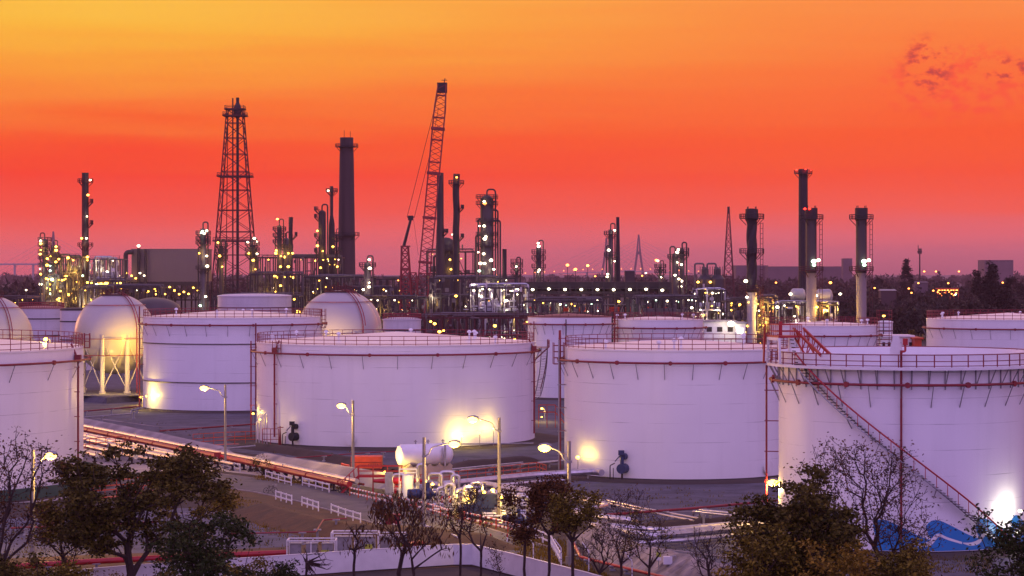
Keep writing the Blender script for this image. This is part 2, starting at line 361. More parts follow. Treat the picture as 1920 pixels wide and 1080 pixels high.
# ================================================================ tanks
class Tank: pass
def spin(o0, nb, off, half=True):
    """copies of one bracket all round the shell (the half that faces the yard)"""
    first = True
    for i in range(nb):
        q = 2 * PI * (i + off) / nb
        if half and math.sin(q) > .35: continue
        if first: o = o0; first = False
        else: o = o0.copy(); S.collection.objects.link(o)
        o.rotation_euler = (0, 0, q)

def tank(name, cx, a, yb, yt, label, group=None, roof='cone', shellmat='white', rail='red', railh=1.35, ring=1.5, brackets=9, posts=1.75, seg=128, rise=14, pad=3.0, full_rail=True):
    T = Tank(); g = yb - HY; s_ = F * EYE / g
    R = a * s_ / F
    for _ in range(30): D = s_ + R; R = a / F * math.sqrt(max(D * D - R * R, 1))
    T.R = R; T.D = D; T.cx = cx; T.a = a; T.h = EYE - (yt - HY) * (D - R) / F; T.loc = Vector(((cx - 960) / F * D, D, 0))
    T.root = thing(name, T.loc, label, 'storage tank', group); r = T.root; h = T.h
    T.beta = math.atan2(T.loc.x, T.loc.y)         # the tank's own bearing from the camera
    T.P = lambda phi, rr, z: Vector((rr * math.sin(phi - T.beta), -rr * math.cos(phi - T.beta), z))
    T.phi = lambda px: math.asin(max(-1, min(1, (px - cx) / a)))
    b = MB(); b.lathe((0, 0, 0), [(R, 0), (R, h)], seg)
    if roof == 'open': b.lathe((0, 0, 0), [(R, h), (R - .12, h), (R - .12, 1)], seg)
    T.shell = b.build('shell', M[shellmat], r, smooth=True)
    b = MB()
    if roof != 'open':
        b.lathe((0, 0, 0), [(R + .08, h - .18), (R + .08, h), (R * .5, h + R / rise * .52), (.01, h + R / rise)], seg, )
        b.build('roof', M['roofr' if roof == 'rust' else 'roofw'], r, smooth=True, sharp=20)
    else:
        b.lathe((0, 0, 0), [(R - .3, h - 4.5), (0, h - 4.3)], seg); b.build('floating_roof', M['roofw'], r)
    b = MB(); b.lathe((0, 0, 0), [(R + .22, -.1), (R + .2, .28), (R, .28)], seg); b.build('base_ring', M['dark'], r)
    if pad:
        b = MB(); b.lathe((T.loc.x, T.loc.y, 0), [(R + pad + 1.5, .041), (R + pad, .16), (R + .1, .2)], seg); struct(b.build('tank_mound', M['soil']))
    if rail:
        b = MB(); Rr = R - .12; n = int(2 * PI * Rr / posts); rt = .033 + D / 28000
        for i in range(n):
            q = 2 * PI * i / n; c, s2 = Rr * math.cos(q), Rr * math.sin(q); b.bar((c, s2, h), (c, s2, h + railh), rt * 1.7)
        for k in (.14, .55, 1): b.tube([(Rr * math.cos(2 * PI * i / n), Rr * math.sin(2 * PI * i / n), h + railh * k) for i in range(n)], rt, 4, closed=True)
        b.build('handrail', M[rail], r)
    if ring:
        b = MB(); Rr = R + .85; n = 96; b.tube([(Rr * math.cos(2 * PI * i / n), Rr * math.sin(2 * PI * i / n), h - ring) for i in range(n)], .1 + D / 9000, 8, closed=True)
        for i in range(14):
            q = 2 * PI * i / 14 + .1; c, s2 = math.cos(q), math.sin(q); b.bar(((Rr - .14) * c, (Rr - .14) * s2, h - ring), ((Rr + .14) * c, (Rr + .14) * s2, h - ring), .55, n=8)
        b.build('ring_pipe', M['red'], r, smooth=True)
        nb = brackets * 3; b = MB(); b.bar((R, 0, h - ring - 2.1), (R + .9, .02, h - ring - .1), .07); b.bar((R, 0, h - ring - .12), (R + .9, 0, h - ring - .12), .07)
        o0 = b.build('pipe_bracket', M['grey'], r); spin(o0, nb, .5)
    return T
def riser(T, px, ztop, zbot, rr=.13, m='red', name='riser_pipe', out=.45, boxtop=False):
    b = MB(); ph = T.phi(px); b.tube([T.P(ph, T.R + out, ztop), T.P(ph, T.R + out, zbot)], rr, 8)
    k = zbot + 2
    while k < ztop: b.bar(T.P(ph, T.R, k), T.P(ph, T.R + out + .2, k), .09); k += 3
    if boxtop: q = T.P(ph, T.R + out, ztop); b.box(q + Vector((0, 0, .2)), (.75, .75, .9)); b.tube([q, T.P(ph, T.R - .4, T.h + .5)], rr, 8)
    return b.build(name, M[m], T.root, smooth=True)
def roof_bits(T, seed, n=6):
    """vents, dip hatches and small nozzles on the roof"""
    r = random.Random(seed)
    for i in range(n):
        q = r.uniform(0, 2 * PI); rr = T.R * r.uniform(.55, .93); z = T.h + (T.R - rr) / 14; p = Vector((rr * math.cos(q), rr * math.sin(q), z - .1))
        b = MB(); hh = r.uniform(.5, 1.0); b.cyl(p, .13, hh, 10); b.lathe(p + Vector((0, 0, hh)), [(.13, 0), (.36, .06), (.32, .3), (.08, .45), (0, .45)], 10); b.build('roof_vent', M['whitep'], T.root, smooth=True)
TL = {}
TL['T1'] = tank('storage_tank', -323, 475, 957, 667, 'white tank cut off by the left edge with a lit lamp on its roof', railh=1.5)
TL['T2'] = tank('storage_tank', 437, 167, 773, 596, 'white tank left of centre with a yellow glow at its lower left foot', ring=1.4)
TL['T3'] = tank('storage_tank', 742.5, 260.5, 842, 648, 'widest white tank in the centre with a pink roof and red handrail', ring=1.4)
TL['T4'] = tank('storage_tank', 1270, 212, 903, 657, 'white tank right of centre with a blue mixer and yellow glow at its foot', ring=1.6, posts=1.7)
TL['T5'] = tank('storage_tank', 1692, 231, 1040, 665, 'big white tank at right with a long diagonal stairway and blue wave mural', roof='open', rail=None, ring=2.8, seg=160)
TL['T6'] = tank('storage_tank', 1068, 78.5, 749, 594, 'white tank with a rusty red roof behind the gap between the central tanks', roof='rust', rail='darkred', ring=1.6, railh=.6)
TL['T7'] = tank('storage_tank', 1234, 84, 741, 600, 'white tank behind the tank with the blue mixer', ring=1.8)
TL['T8'] = tank('storage_tank', 1545, 101, 766, 611, 'white tank with tall red staircase frame behind the tank with the diagonal stairway', ring=2.0)
TL['T9'] = tank('storage_tank', 1890, 151, 745, 600, 'white tank at the right edge with white vents along its roof', ring=2.0, railh=1.6)
for k, (t, n) in enumerate((('T1', 3), ('T2', 5), ('T3', 9), ('T4', 5), ('T7', 4), ('T8', 4), ('T9', 9))): roof_bits(TL[t], 50 + k, n)
T = TL['T1']; riser(T, 120, T.h - 1.5, .6, .13, boxtop=True)
T = TL['T3']; riser(T, 527, T.h - 1.2, 1.2, .14, boxtop=True); riser(T, 993, T.h - 1.2, 1.2, .14, boxtop=True); riser(T, 484, T.h + .2, .5, .11, out=.9)
T = TL['T2']; riser(T, 272, T.h + 2, .5, .14, out=.8); riser(T, 476, T.h - 1, .5, .14, out=.8)
T = TL['T4']; riser(T, 1061, T.h + 2.2, .5, .16, out=.7); riser(T, 1064, T.h + 1.0, .5, .09, 'grey', out=1.0); riser(T, 1459, T.h - .6, .5, .15, boxtop=True)
T = TL['T5']; riser(T, 1690, T.h + .4, 1.5, .11, out=.35); riser(T, 1457, T.h - 1.5, .5, .1, out=1.2); riser(T, 1918, T.h - 1, .5, .12, out=.9)
T = TL['T6']; riser(T, 1005, T.h - 1, .5, .1); riser(T, 1062, T.h - .5, .5, .12, 'dark', out=.9)
T = TL['T7']; riser(T, 1160, T.h + 1, 1, .2, out=.9); riser(T, 1152, T.h + 2, 1, .2, out=.9)
T = TL['T2']; b = MB()
for z in (T.h * .72, T.h * .31): b.tube([((T.R + .1) * math.cos(2 * PI * i / 96), (T.R + .1) * math.sin(2 * PI * i / 96), z) for i in range(96)], .11, 6, closed=True)
b.build('stiffener_rings', M['plantl'], T.root, smooth=True)
# red ladder cages / staircase frames at rims
def rim_frame(T, px, name='ladder_cage', w=1.1, z0=-3.2, z1=1.6, m='red', out=.9):
    b = MB(); ph = T.phi(px); dp = w / T.R / 2
    for a in (-dp, dp):
        for o in (.15, out): b.bar(T.P(ph + a, T.R + o, T.h + z0), T.P(ph + a, T.R + o, T.h + z1), .1)
    z = z0
    while z <= z1:
        for o in (.15, out): b.bar(T.P(ph - dp, T.R + o, T.h + z), T.P(ph + dp, T.R + o, T.h + z), .08)
        for a in (-dp, dp): b.bar(T.P(ph + a, T.R + .15, T.h + z), T.P(ph + a, T.R + out, T.h + z), .08)
        z += .8
    return b.build(name, M[m], T.root)
rim_frame(TL['T3'], 532, z0=-1.4, z1=.5); rim_frame(TL['T4'], 1060, z0=-2.2, z1=.6, w=1.6, out=1.5); rim_frame(TL['T2'], 600, z0=-2.2, z1=1.5)
rim_frame(TL['T8'], 1644, 'stair_frame', w=2.4, z0=-6, z1=3, out=2.6); rim_frame(TL['T7'], 1156, 'stair_frame', w=2, z0=-5, z1=2.6, out=1.8); rim_frame(TL['T8'], 1446, 'stair_frame', w=2, z0=-4, z1=2.6, out=1.6)
rim_frame(TL['T1'], 146, z0=-.2, z1=1.6, w=1.2, out=.8)
# stairs that wind round a shell
def winding_stair(T, ph0, z0, ph1, z1, w=.8, gap=.25, step=.26, m_t='grey', m_r='red'):
    n = max(4, int(abs(z1 - z0) / step)); b = MB(); rb = MB(); sb = MB(); R0 = T.R + gap; R1 = R0 + w; inn = []; outp = []; top = []
    for i in range(n + 1):
        t = i / n; ph = ph0 + (ph1 - ph0) * t; z = z0 + (z1 - z0) * t; dp = .17 / T.R
        a, c, e, f = T.P(ph - dp, R0, z), T.P(ph + dp, R0, z), T.P(ph + dp, R1, z), T.P(ph - dp, R1, z); k = Vector((0, 0, .05))
        b.add([a, c, e, f, a - k, c - k, e - k, f - k], [(0, 1, 2, 3), (7, 6, 5, 4), (0, 4, 5, 1), (1, 5, 6, 2), (2, 6, 7, 3), (3, 7, 4, 0)])
        inn.append(T.P(ph, R0, z - .1)); outp.append(T.P(ph, R1, z - .1)); top.append(T.P(ph, R1, z + 1.1))
        if i % 3 == 0: rb.bar(T.P(ph, R1, z), T.P(ph, R1, z + 1.1), .06)
        if i % 12 == 6: sb.bar(T.P(ph, T.R, z - 1.1), T.P(ph, R1, z - .15), .07)
    b.build('stair_treads', M[m_t], T.root); sb.tube(inn, .07, 4); sb.tube(outp, .07, 4); sb.build('stringers', M['grey'], T.root)
    rb.tube(top, .085, 5); rb.build('stair_rail', M[m_r], T.root)
T = TL['T5']; winding_stair(T, T.phi(1514), T.h - 1.1, T.phi(1862), .5, m_t='dark', m_r='redb')
T = TL['T3']; winding_stair(T, math.radians(86), T.h - .8, math.radians(104), 6.5, w=1.0, gap=1.0)
b = MB()   # stair platform of the centre tank
for z in (-.9,):
    for i in range(5):
        p = math.radians(80 + i * 3); q = math.radians(83 + i * 3)
        b.add([T.P(p, T.R + .1, T.h + z), T.P(q, T.R + .1, T.h + z), T.P(q, T.R + 2.3, T.h + z), T.P(p, T.R + 2.3, T.h + z)], [(0, 1, 2, 3)])
        for k in (.5, 1.1): b.bar(T.P(p, T.R + 2.3, T.h + z + k), T.P(q, T.R + 2.3, T.h + z + k), .08)
        b.bar(T.P(p, T.R + 2.3, T.h + z), T.P(p, T.R + 2.3, T.h + z + 1.1), .08); b.bar(T.P(p, T.R + .1, T.h + z - 2), T.P(p, T.R + 2.2, T.h + z - .05), .08)
b.build('stair_platform', M['red'], T.root)
# ---- big right tank details
T = TL['T5']; R = T.R; h = T.h
b = MB(); zg = h - 1.15
b.lathe((0, 0, 0), [(R + .02, zg - .02), (R + 1.15, zg - .02), (R + 1.15, zg - .28), (R + 1.1, zg - .28), (R + 1.1, zg - .1), (R + .02, zg - .1)], 160); b.build('walkway', M['whitep'], T.root, smooth=True)
b = MB(); n = 50; Rr = R + 1.1
for i in range(n): q = 2 * PI * i / n; b.bar((Rr * math.cos(q), Rr * math.sin(q), zg), (Rr * math.cos(q), Rr * math.sin(q), zg + 1.15), .1)
for k, w in ((.12, .035), (.55, .04), (1.15, .05)): b.tube([(Rr * math.cos(2 * PI * i / 150), Rr * math.sin(2 * PI * i / 150), zg + k) for i in range(150)], w, 5, closed=True)
b.build('walkway_rail', M['red'], T.root)
b = MB(); b.bar((R, 0, zg - 2.0), (R + 1.0, 0, zg - .2), .08); b.bar((R + .06, 0, zg - 2.1), (R + .06, 0, zg - .3), .1)
spin(b.build('walkway_bracket', M['grey'], T.root), 48, .3)
b = MB(); q = T.phi(1681)   # foam shield plate and its feed pipe
def plate(b, T, ph, rr, prof, th=.08):
    for s3 in (0, 1):
        pass
    vs = [T.P(ph + x / T.R, rr, z) for x, z in prof] + [T.P(ph + x / T.R, rr + th, z) for x, z in prof]; n = len(prof)
    b.add(vs, [tuple(range(n)), tuple(range(2 * n - 1, n - 1, -1))] + [(i, (i + 1) % n, n + (i + 1) % n, n + i) for i in range(n)])
plate(b, T, q, R - .1, [(-.62, h - .2), (.62, h - .2), (.58, h + .5), (.25, h + 1.75), (-.25, h + 1.75), (-.58, h + .5)]); b.build('foam_shield', M['whitep'], T.root)
b = MB(); b.pipe([T.P(T.phi(1690), R + .35, h - .5), T.P(T.phi(1690), R + .35, h + .3), T.P(T.phi(1697), R + .35, h + .3), T.P(T.phi(1697), R + .2, h + 1.2)], .11); b.cyl(T.P(T.phi(1697), R + .2, h + .9), .24, .6, 10)
b.build('foam_pipe', M['redb'], T.root, smooth=True)
# red rolling ladder and its landing, upper left of the rim
b = MB(); cc = Vector((T.P(T.phi(1492), R - .2, 0).x, T.P(T.phi(1492), R - .2, 0).y, 0))
ph = T.phi(1478); u = (T.P(ph + .05, R, 0) - T.P(ph - .05, R, 0)).normalized(); v = Vector((u.y, -u.x, 0)) ; base = T.P(ph, R + .2, 0)
def q3(a, c, z): return base + u * a + v * c + Vector((0, 0, z))
dz = h + 1.35
for a in (-1.55, 1.55):
    for c in (-1.2, 1.0): b.bar(q3(a * 1.15, c, zg), q3(a, c, dz), .22)
for i in range(6):
    z = zg + .3 + i * .4
    for c in (-1.2, 1.0): b.bar(q3(-1.75, c, z), q3(-1.3, c, z), .1)
b.bar(q3(-1.6, 1.0, dz - .12), q3(1.6, 1.0, dz - .12), .28)
b.build('landing_legs', M['whitep'], T.root)
b = MB()
b.add([q3(-1.7, -1.3, dz), q3(1.7, -1.3, dz), q3(1.7, 1.1, dz), q3(-1.7, 1.1, dz), q3(-1.7, -1.3, dz + .18), q3(1.7, -1.3, dz + .18), q3(1.7, 1.1, dz + .18), q3(-1.7, 1.1, dz + .18)], [(0, 1, 2, 3), (7, 6, 5, 4), (0, 4, 5, 1), (1, 5, 6, 2), (2, 6, 7, 3), (3, 7, 4, 0)])
for c in (-1.25, 1.05):
    for i in range(7): a = -1.65 + i * .55; b.bar(q3(a, c, dz), q3(a, c, dz + 1.25), .07)
    for k in (.6, 1.25): b.bar(q3(-1.65, c, dz + k), q3(1.65, c, dz + k), .08)
for a in (-1.65, 1.65):
    for k in (.6, 1.25): b.bar(q3(a, -1.25, dz + k), q3(a, 1.05, dz + k), .08)
b.bar(q3(-.3, .2, dz), q3(-.3, .2, dz + 1.5), .3); b.bar(q3(-2.1, 1.3, zg), q3(-1.7, 1.3, dz + 1.3), .16)
b.build('landing_deck', M['redb'], T.root)
b = MB(); A = q3(.6, -.8, dz + .9); Bp = q3(5.9, -1.6, h - .1); A2 = q3(1.0, -.8, dz - .05); B2 = q3(4.2, -1.3, h - 1.2)
for c in (0, -1.0):
    o = v * c; b.bar(A + o, Bp + o, .16); b.bar(A + o + Vector((0, 0, -.16)), Bp + o + Vector((0, 0, -.2)), .08); b.bar(A2 + o, B2 + o, .14)
    for i in range(9): t = i / 9; b.bar((A + o).lerp(Bp + o, t), (A2 + o).lerp(B2 + o, min(1, t + .12 * (i % 2))), .08)
b.build('rolling_ladder', M['redb'], T.root)
b = MB()
for i in range(7): z = zg + .2 + i * .35; b.bar(q3(2.6 - i * .2, -.2, z), q3(3.4 - i * .2, -.2, z), .09)
b.build('landing_steps', M['dark'], T.root)
# blue wave mural: thin painted band proud of the shell
def mural(b, outline, R_):
    """a closed outline in (arc metres, height) laid on the shell as thin strips"""
    xs = sorted(set([round(p[0], 3) for p in outline])); x = xs[0]; X1 = xs[-1]; st = .12; n = len(outline)
    def spans(x):
        ys = []
        for i in range(n):
            (xa, ya), (xb, yb) = outline[i], outline[(i + 1) % n]
            if (xa <= x < xb) or (xb <= x < xa): ys.append(ya + (yb - ya) * (x - xa) / (xb - xa))
        ys.sort(); return list(zip(ys[::2], ys[1::2]))
    prev = None; x = xs[0] + .01
    while x < X1:
        sp = spans(x + st / 2)
        for y0, y1 in sp:
            a, c = x / R, (x + st) / R; sa, sc = spans(x + .002), spans(x + st - .002)
            fa = min(sa, key=lambda q: abs(q[0] - y0) + abs(q[1] - y1)) if len(sa) == len(sp) else (y0, y1)
            fc = min(sc, key=lambda q: abs(q[0] - y0) + abs(q[1] - y1)) if len(sc) == len(sp) else (y0, y1)
            b.add([T.P(a, R_, fa[0]), T.P(c, R_, fc[0]), T.P(c, R_, fc[1]), T.P(a, R_, fa[1])], [(0, 1, 2, 3)])
        x += st
def spline(pts, k=8):
    out = []; n = len(pts)
    for i in range(n - 1):
        p0, p1, p2, p3 = [Vector(pts[max(0, min(n - 1, j))]) for j in (i - 1, i, i + 1, i + 2)]
        for q in range(k): t = q / k; out.append(tuple(.5 * ((2 * p1) + (p2 - p0) * t + (2 * p0 - 5 * p1 + 4 * p2 - p3) * t * t + (3 * p1 - p0 - 3 * p2 + p3) * t ** 3)))
    return out + [tuple(pts[-1])]
# photo: crests at px 1740 and 1830, rising steeply on the left with a small hook and falling gently to the right
mpx = lambda px: T.phi(px) * R
b = MB(); x1, x2 = mpx(1735), mpx(1822); Lw = x2 - x1
crest = [(.0, 1.15), (.28, 1.35), (.06, 2.0), (-.02, 2.65), (.5, 3.1), (1.3, 3.05), (2.4, 2.55), (3.4, 2.05), (Lw - .9, 1.75)]
full = []
for k in (-1, 0, 1, 2, 3): full += [(x1 + k * Lw + a, z + .05) for a, z in crest[1:]]
ol = spline(full); ol = [p for p in ol]
# monotone enough for strips: close along the base
ol = ol + [(ol[-1][0], .32), (ol[0][0], .32)]
mural(b, ol, R + .012); b.build('wave_mural', M['mural'], T.root)
b = MB()
for k in (0, 1, 2, 3):
    o_ = x1 + k * Lw
    top = spline([(-2.2, .80), (-1.4, .78), (-.6, 1.0), (-.15, 1.5), (.35, 1.68), (1.2, 1.32), (2.6, .86)]); bot = spline([(2.6, .66), (1.2, 1.08), (.4, 1.40), (.12, 1.2), (-.45, .62), (-1.4, .48), (-2.2, .70)])
    b = MB(); mural(b, [(o_ + a + .8, z + .25) for a, z in top + bot], R + .024); b.build('wave_foam', M['whitep'], T.root)
# mixers and manholes
def mixer(T, px, m='blue', up=True):
    ph = T.phi(px); p = T.P(ph, T.R, 0); d = T.P(ph, 1, 0); b = MB(); dn = d.normalized()
    for z, r, l in ((1.5, .62, 1.15), (3.0, .42, .7)): b.bar(p + Vector((0, 0, z)), p + dn * l + Vector((0, 0, z)), r * 2, n=14)
    c = p + dn * .8; b.bar(c + Vector((0, 0, 1.9)), c + Vector((0, 0, 3.0)), .5, n=8); b.box(c + Vector((-.1, 0, 3.5)), (.75, .6, .6)); b.bar(c + Vector((-.9, 0, 2.4)), c + Vector((-.3, 0, 3.1)), .12)
    b.build('mixer', M[m], T.root, smooth=True)
    b = MB(); b.pipe([c + Vector((-1.5, 0, 0)), c + Vector((-1.5, 0, 1.9)), c + Vector((-.9, 0, 2.2))], .07); b.bar(c + Vector((-1.1, 0, 0)), c + Vector((-1.1, 0, 1.6)), .1); b.bar(c, c + Vector((0, 0, 1.2)), .25); b.build('mixer_conduit', M['dark'], T.root)
mixer(TL['T4'], 1176, 'blue'); mixer(TL['T3'], 564, 'black')
def manhole(T, px, z=1.4, r=.75):
    ph = T.phi(px); b = MB(); p = T.P(ph, T.R, z); d = T.P(ph, 1, 0).normalized(); b.bar(p, p + d * .25, 2 * r, n=20); b.bar(p + d * .25, p + d * .33, 2 * r + .3, n=20); b.build('manhole', M['whitep'], T.root, smooth=True)
manhole(TL['T4'], 1432); manhole(TL['T3'], 662); manhole(TL['T5'], 1760, 4.5, .01)

# tufts of dry grass along the verges and berms (nobody could count them)
def inside(poly, x, y):
    c = False; n = len(poly)
    for i in range(n):
        (x1, y1), (x2, y2) = poly[i], poly[i - 1]
        if (y1 > y) != (y2 > y) and x < (x2 - x1) * (y - y1) / (y2 - y1) + x1: c = not c
    return c
def tufts(name, polys, n, m, seed, h=.32):
    r = random.Random(seed); b = MB(); k = 0
    while k < n:
        P = polys[r.randrange(len(polys))]; px = r.uniform(min(p[0] for p in P), max(p[0] for p in P)); py = r.uniform(min(p[1] for p in P), max(p[1] for p in P))
        if not inside(P, px, py): continue
        c = G(px, py); k += 1
        for j in range(5):
            a = r.uniform(0, 2 * PI); q = c + Vector((r.gauss(0, .25), r.gauss(0, .25), 0)); w = .05; hh = h * r.uniform(.4, 1.3)
            b.add([q + Vector((w * math.cos(a), w * math.sin(a), 0)), q - Vector((w * math.cos(a), w * math.sin(a), 0)), q + Vector((r.gauss(0, .08), r.gauss(0, .08), hh))], [(0, 1, 2)])
    return struct(b.build(name, m), 'stuff')
tufts('grass_tufts', [[(380, 925), (480, 940), (600, 975), (700, 1000), (880, 1035), (880, 1058), (640, 1030), (480, 1000), (400, 965)], [(960, 1010), (1060, 1015), (1110, 1070), (1180, 1095), (1100, 1100), (980, 1060)], [(480, 893), (660, 918), (660, 922), (480, 899)]], 2600, M['leaf_yellow'], 1)
tufts('weeds', [[(160, 780), (470, 800), (1000, 875), (740, 900), (480, 845), (300, 805)], [(900, 890), (1440, 925), (1440, 960), (1150, 950)], [(0, 985), (500, 985), (540, 1030), (0, 1060)], [(1200, 1010), (1500, 990), (1560, 1070), (1300, 1045)], [(1640, 1045), (1860, 1045), (1860, 1075), (1640, 1075)]], 900, M['leaf_olive'], 2, .28)
def strip(name, pts, w, m, z=.06, hh=.12):
    P = [G(*p) for p in pts]; b = MB()
    for a, q in zip(P, P[1:]): b.bar(a + Vector((0, 0, z)), q + Vector((0, 0, z)), w, hh)
    return struct(b.build(name, m))
strip('kerb', lo[1:-1], .16, M['paving']); strip('kerb', up[2:-1], .16, M['paving'])
strip('drain_channel', [(1110, 948), (1250, 962), (1420, 955), (1500, 950)], .35, M['bund'], .03, .1); strip('drain_channel', [(200, 968), (420, 962), (500, 985)], .3, M['bund'], .03, .1)
strip('drain_channel', [(160, 782), (290, 800), (470, 803)], .4, M['bund'], .03, .1); strip('drain_channel', [(1240, 1030), (1400, 1050), (1560, 1090)], .3, M['bund'], .03, .1)
# ================================================================ spheres
def sphere_tank(cx, cy, rpx, pyb, label, glow=None):
    g = pyb - HY; s_ = F * EYE / g; R = rpx * s_ / F
    for _ in range(10): R = rpx * (s_ + R * .7) / F
    D = s_ + R; c = Vector(((cx - 960) / F * D, D, 0)); zc = EYE - (cy - HY) * D / F
    o = thing('gas_sphere', c, label, 'gas sphere', 'spherical gas tanks on legs')
    b = MB(); b.ball((0, 0, zc), R, 64); b.build('sphere_shell', M['sphere'], o, smooth=True)
    n = 10; leg = []; a0 = PI / 2 - .16
    for i in range(n):
        a = 2 * PI * i / n + a0; p = Vector((R * .97 * math.cos(a), R * .97 * math.sin(a), 0)); leg.append(p)
        b = MB(); b.bar(p, p + Vector((0, 0, zc)), R * .115, n=10); b.bar(p, p + Vector((0, 0, .5)), R * .17, n=10); b.build('leg', M['sphere'], o, smooth=True)
    b = MB()
    for i in range(n):
        p, q = leg[i], leg[(i + 1) % n]; b.bar(p + Vector((0, 0, .6)), q + Vector((0, 0, zc - R * .15)), .22, n=6); b.bar(q + Vector((0, 0, .6)), p + Vector((0, 0, zc - R * .15)), .22, n=6)
    b.build('cross_bracing', M['sphere'], o)
    b = MB()
    for z, rr in ((zc - .1 * R, R * 1.1), (zc - R * .5, R * 1.06), (zc + R * .72, R * .74)): b.tube([(rr * math.cos(2 * PI * i / 60), rr * math.sin(2 * PI * i / 60), z) for i in range(60)], .09, 6, closed=True)
    b.build('spray_pipes', M['red'], o)
    b = MB(); b.cyl((0, 0, zc + R * .96), R * .34, .25, 20)
    for i in range(20):
        a = 2 * PI * i / 20; b.bar((R * .34 * math.cos(a), R * .34 * math.sin(a), zc + R * .96), (R * .34 * math.cos(a), R * .34 * math.sin(a), zc + R * .96 + 1.3), .08)
    for k in (.7, 1.3): b.tube([(R * .34 * math.cos(2 * PI * i / 20), R * .34 * math.sin(2 * PI * i / 20), zc + R * .96 + k) for i in range(20)], .06, 4, closed=True)
    for i in range(5): b.bar((R * .1 * (i - 2), -.5, zc + R * .96), (R * .1 * (i - 2), -.5, zc + R * .96 + 1 + i % 3 * .6), .4, n=6)
    b.build('top_platform', M['darkred'], o)
    b = MB(); a = math.radians(-50)
    pts = [Vector(((R + .35) * math.cos(e) * math.cos(a), (R + .35) * math.cos(e) * math.sin(a), zc + (R + .35) * math.sin(e))) for e in [math.radians(80 - i * 6) for i in range(13)]]
    b.tube(pts, .1, 6); b.tube([p + Vector((.5, .2, .1)) for p in pts], .1, 6); b.bar(pts[-1], (pts[-1].x, pts[-1].y, 0), .25, n=6); b.build('rundown_pipe', M['red'], o)
    return o, c, zc, R, D
SA = sphere_tank(-22, 636, 83, 742, 'spherical gas tank cut off by the left edge of the photo')
SB = sphere_tank(216, 626, 76, 738, 'spherical gas tank on braced legs lit yellow on its right side')
SC_ = sphere_tank(634, 621, 77, 736, 'front spherical gas tank with glowing belly behind the central tanks')
SD = sphere_tank(645, 616, 71, 728, 'spherical gas tank half hidden behind the other dome in the centre')
point(SB[0], (7.5, -14.5, 10), 8500, (1, .60, .05), .3); lamp(SB[0], (9.5, -10.5, 12.5), .3, 'y')
point(SB[0], (0, -13, 3.5), 1800, (1, .62, .15), .3); point(SC_[0], (-2, -18, 7), 10000, (1, .62, .25), .4)
point(SA[0], (12, -15, 8), 2500, (1, .62, .25), .4)
def old_tank(name, cx, a, pyt, D, label, m='white_old', cone=5.0, rm='roofr', rail=False):
    x = (cx - 960) / F * D; R = a / F * D; h = EYE - (pyt - HY) * D / F; o = thing(name, (x, D + R, 0), label, 'storage tank', 'small old tanks behind the white ones')
    b = MB(); b.lathe((0, 0, 0), [(R, 0), (R, h)], 48); b.build('shell', M[m], o, smooth=True)
    b = MB(); b.lathe((0, 0, 0), [(R + .15, h - .3), (R + .15, h)] + [(R * math.cos(a * .157), h + R / cone * math.sin(a * .157)) for a in range(1, 10)] + [(0, h + R / cone)], 48); b.build('roof', M[rm], o, smooth=True, sharp=20)
    b = MB()
    for k in (.25, .5, .8): b.tube([((R + .1) * math.cos(2 * PI * i / 48), (R + .1) * math.sin(2 * PI * i / 48), h * k) for i in range(48)], .15, 4, closed=True)
    b.build('stiffener_rings', M['dark'], o)
    if rail:
        b = MB()
        for i in range(60): q = 2 * PI * i / 60; b.bar((R * math.cos(q), R * math.sin(q), h), (R * math.cos(q), R * math.sin(q), h + 1.4), .12)
        for k in (.7, 1.4): b.tube([(R * math.cos(2 * PI * i / 60), R * math.sin(2 * PI * i / 60), h + k) for i in range(60)], .08, 4, closed=True)
        b.build('handrail', M['red'], o)
    return o
old_tank('storage_tank', 138, 30, 580, 640, 'beige tank with dark brown roof left of the gas sphere', cone=9, rm='dark')
old_tank('storage_tank', 70, 42, 577, 690, 'pinkish weathered tank behind the left tank rail, with flat roof', cone=14, rail=True)
old_tank('storage_tank', 282, 50, 583, 700, 'dark tank with a dome roof right behind the lit gas sphere', m='vessel', cone=2.0, rm='vessel')
old_tank('storage_tank', 470, 70, 555, 760, 'pale grey tank with low flat top above the left white tank', cone=18, rm='white_old')
old_tank('storage_tank', 752, 36, 599, 620, 'low pale tank right of the two domes behind the central tank', cone=10, rm='white_old', rail=True)
old_tank('storage_tank', 1662, 14, 603, 660, 'small cream tank right of the tall red stair frame', m='whitep', cone=8, rm='whitep')

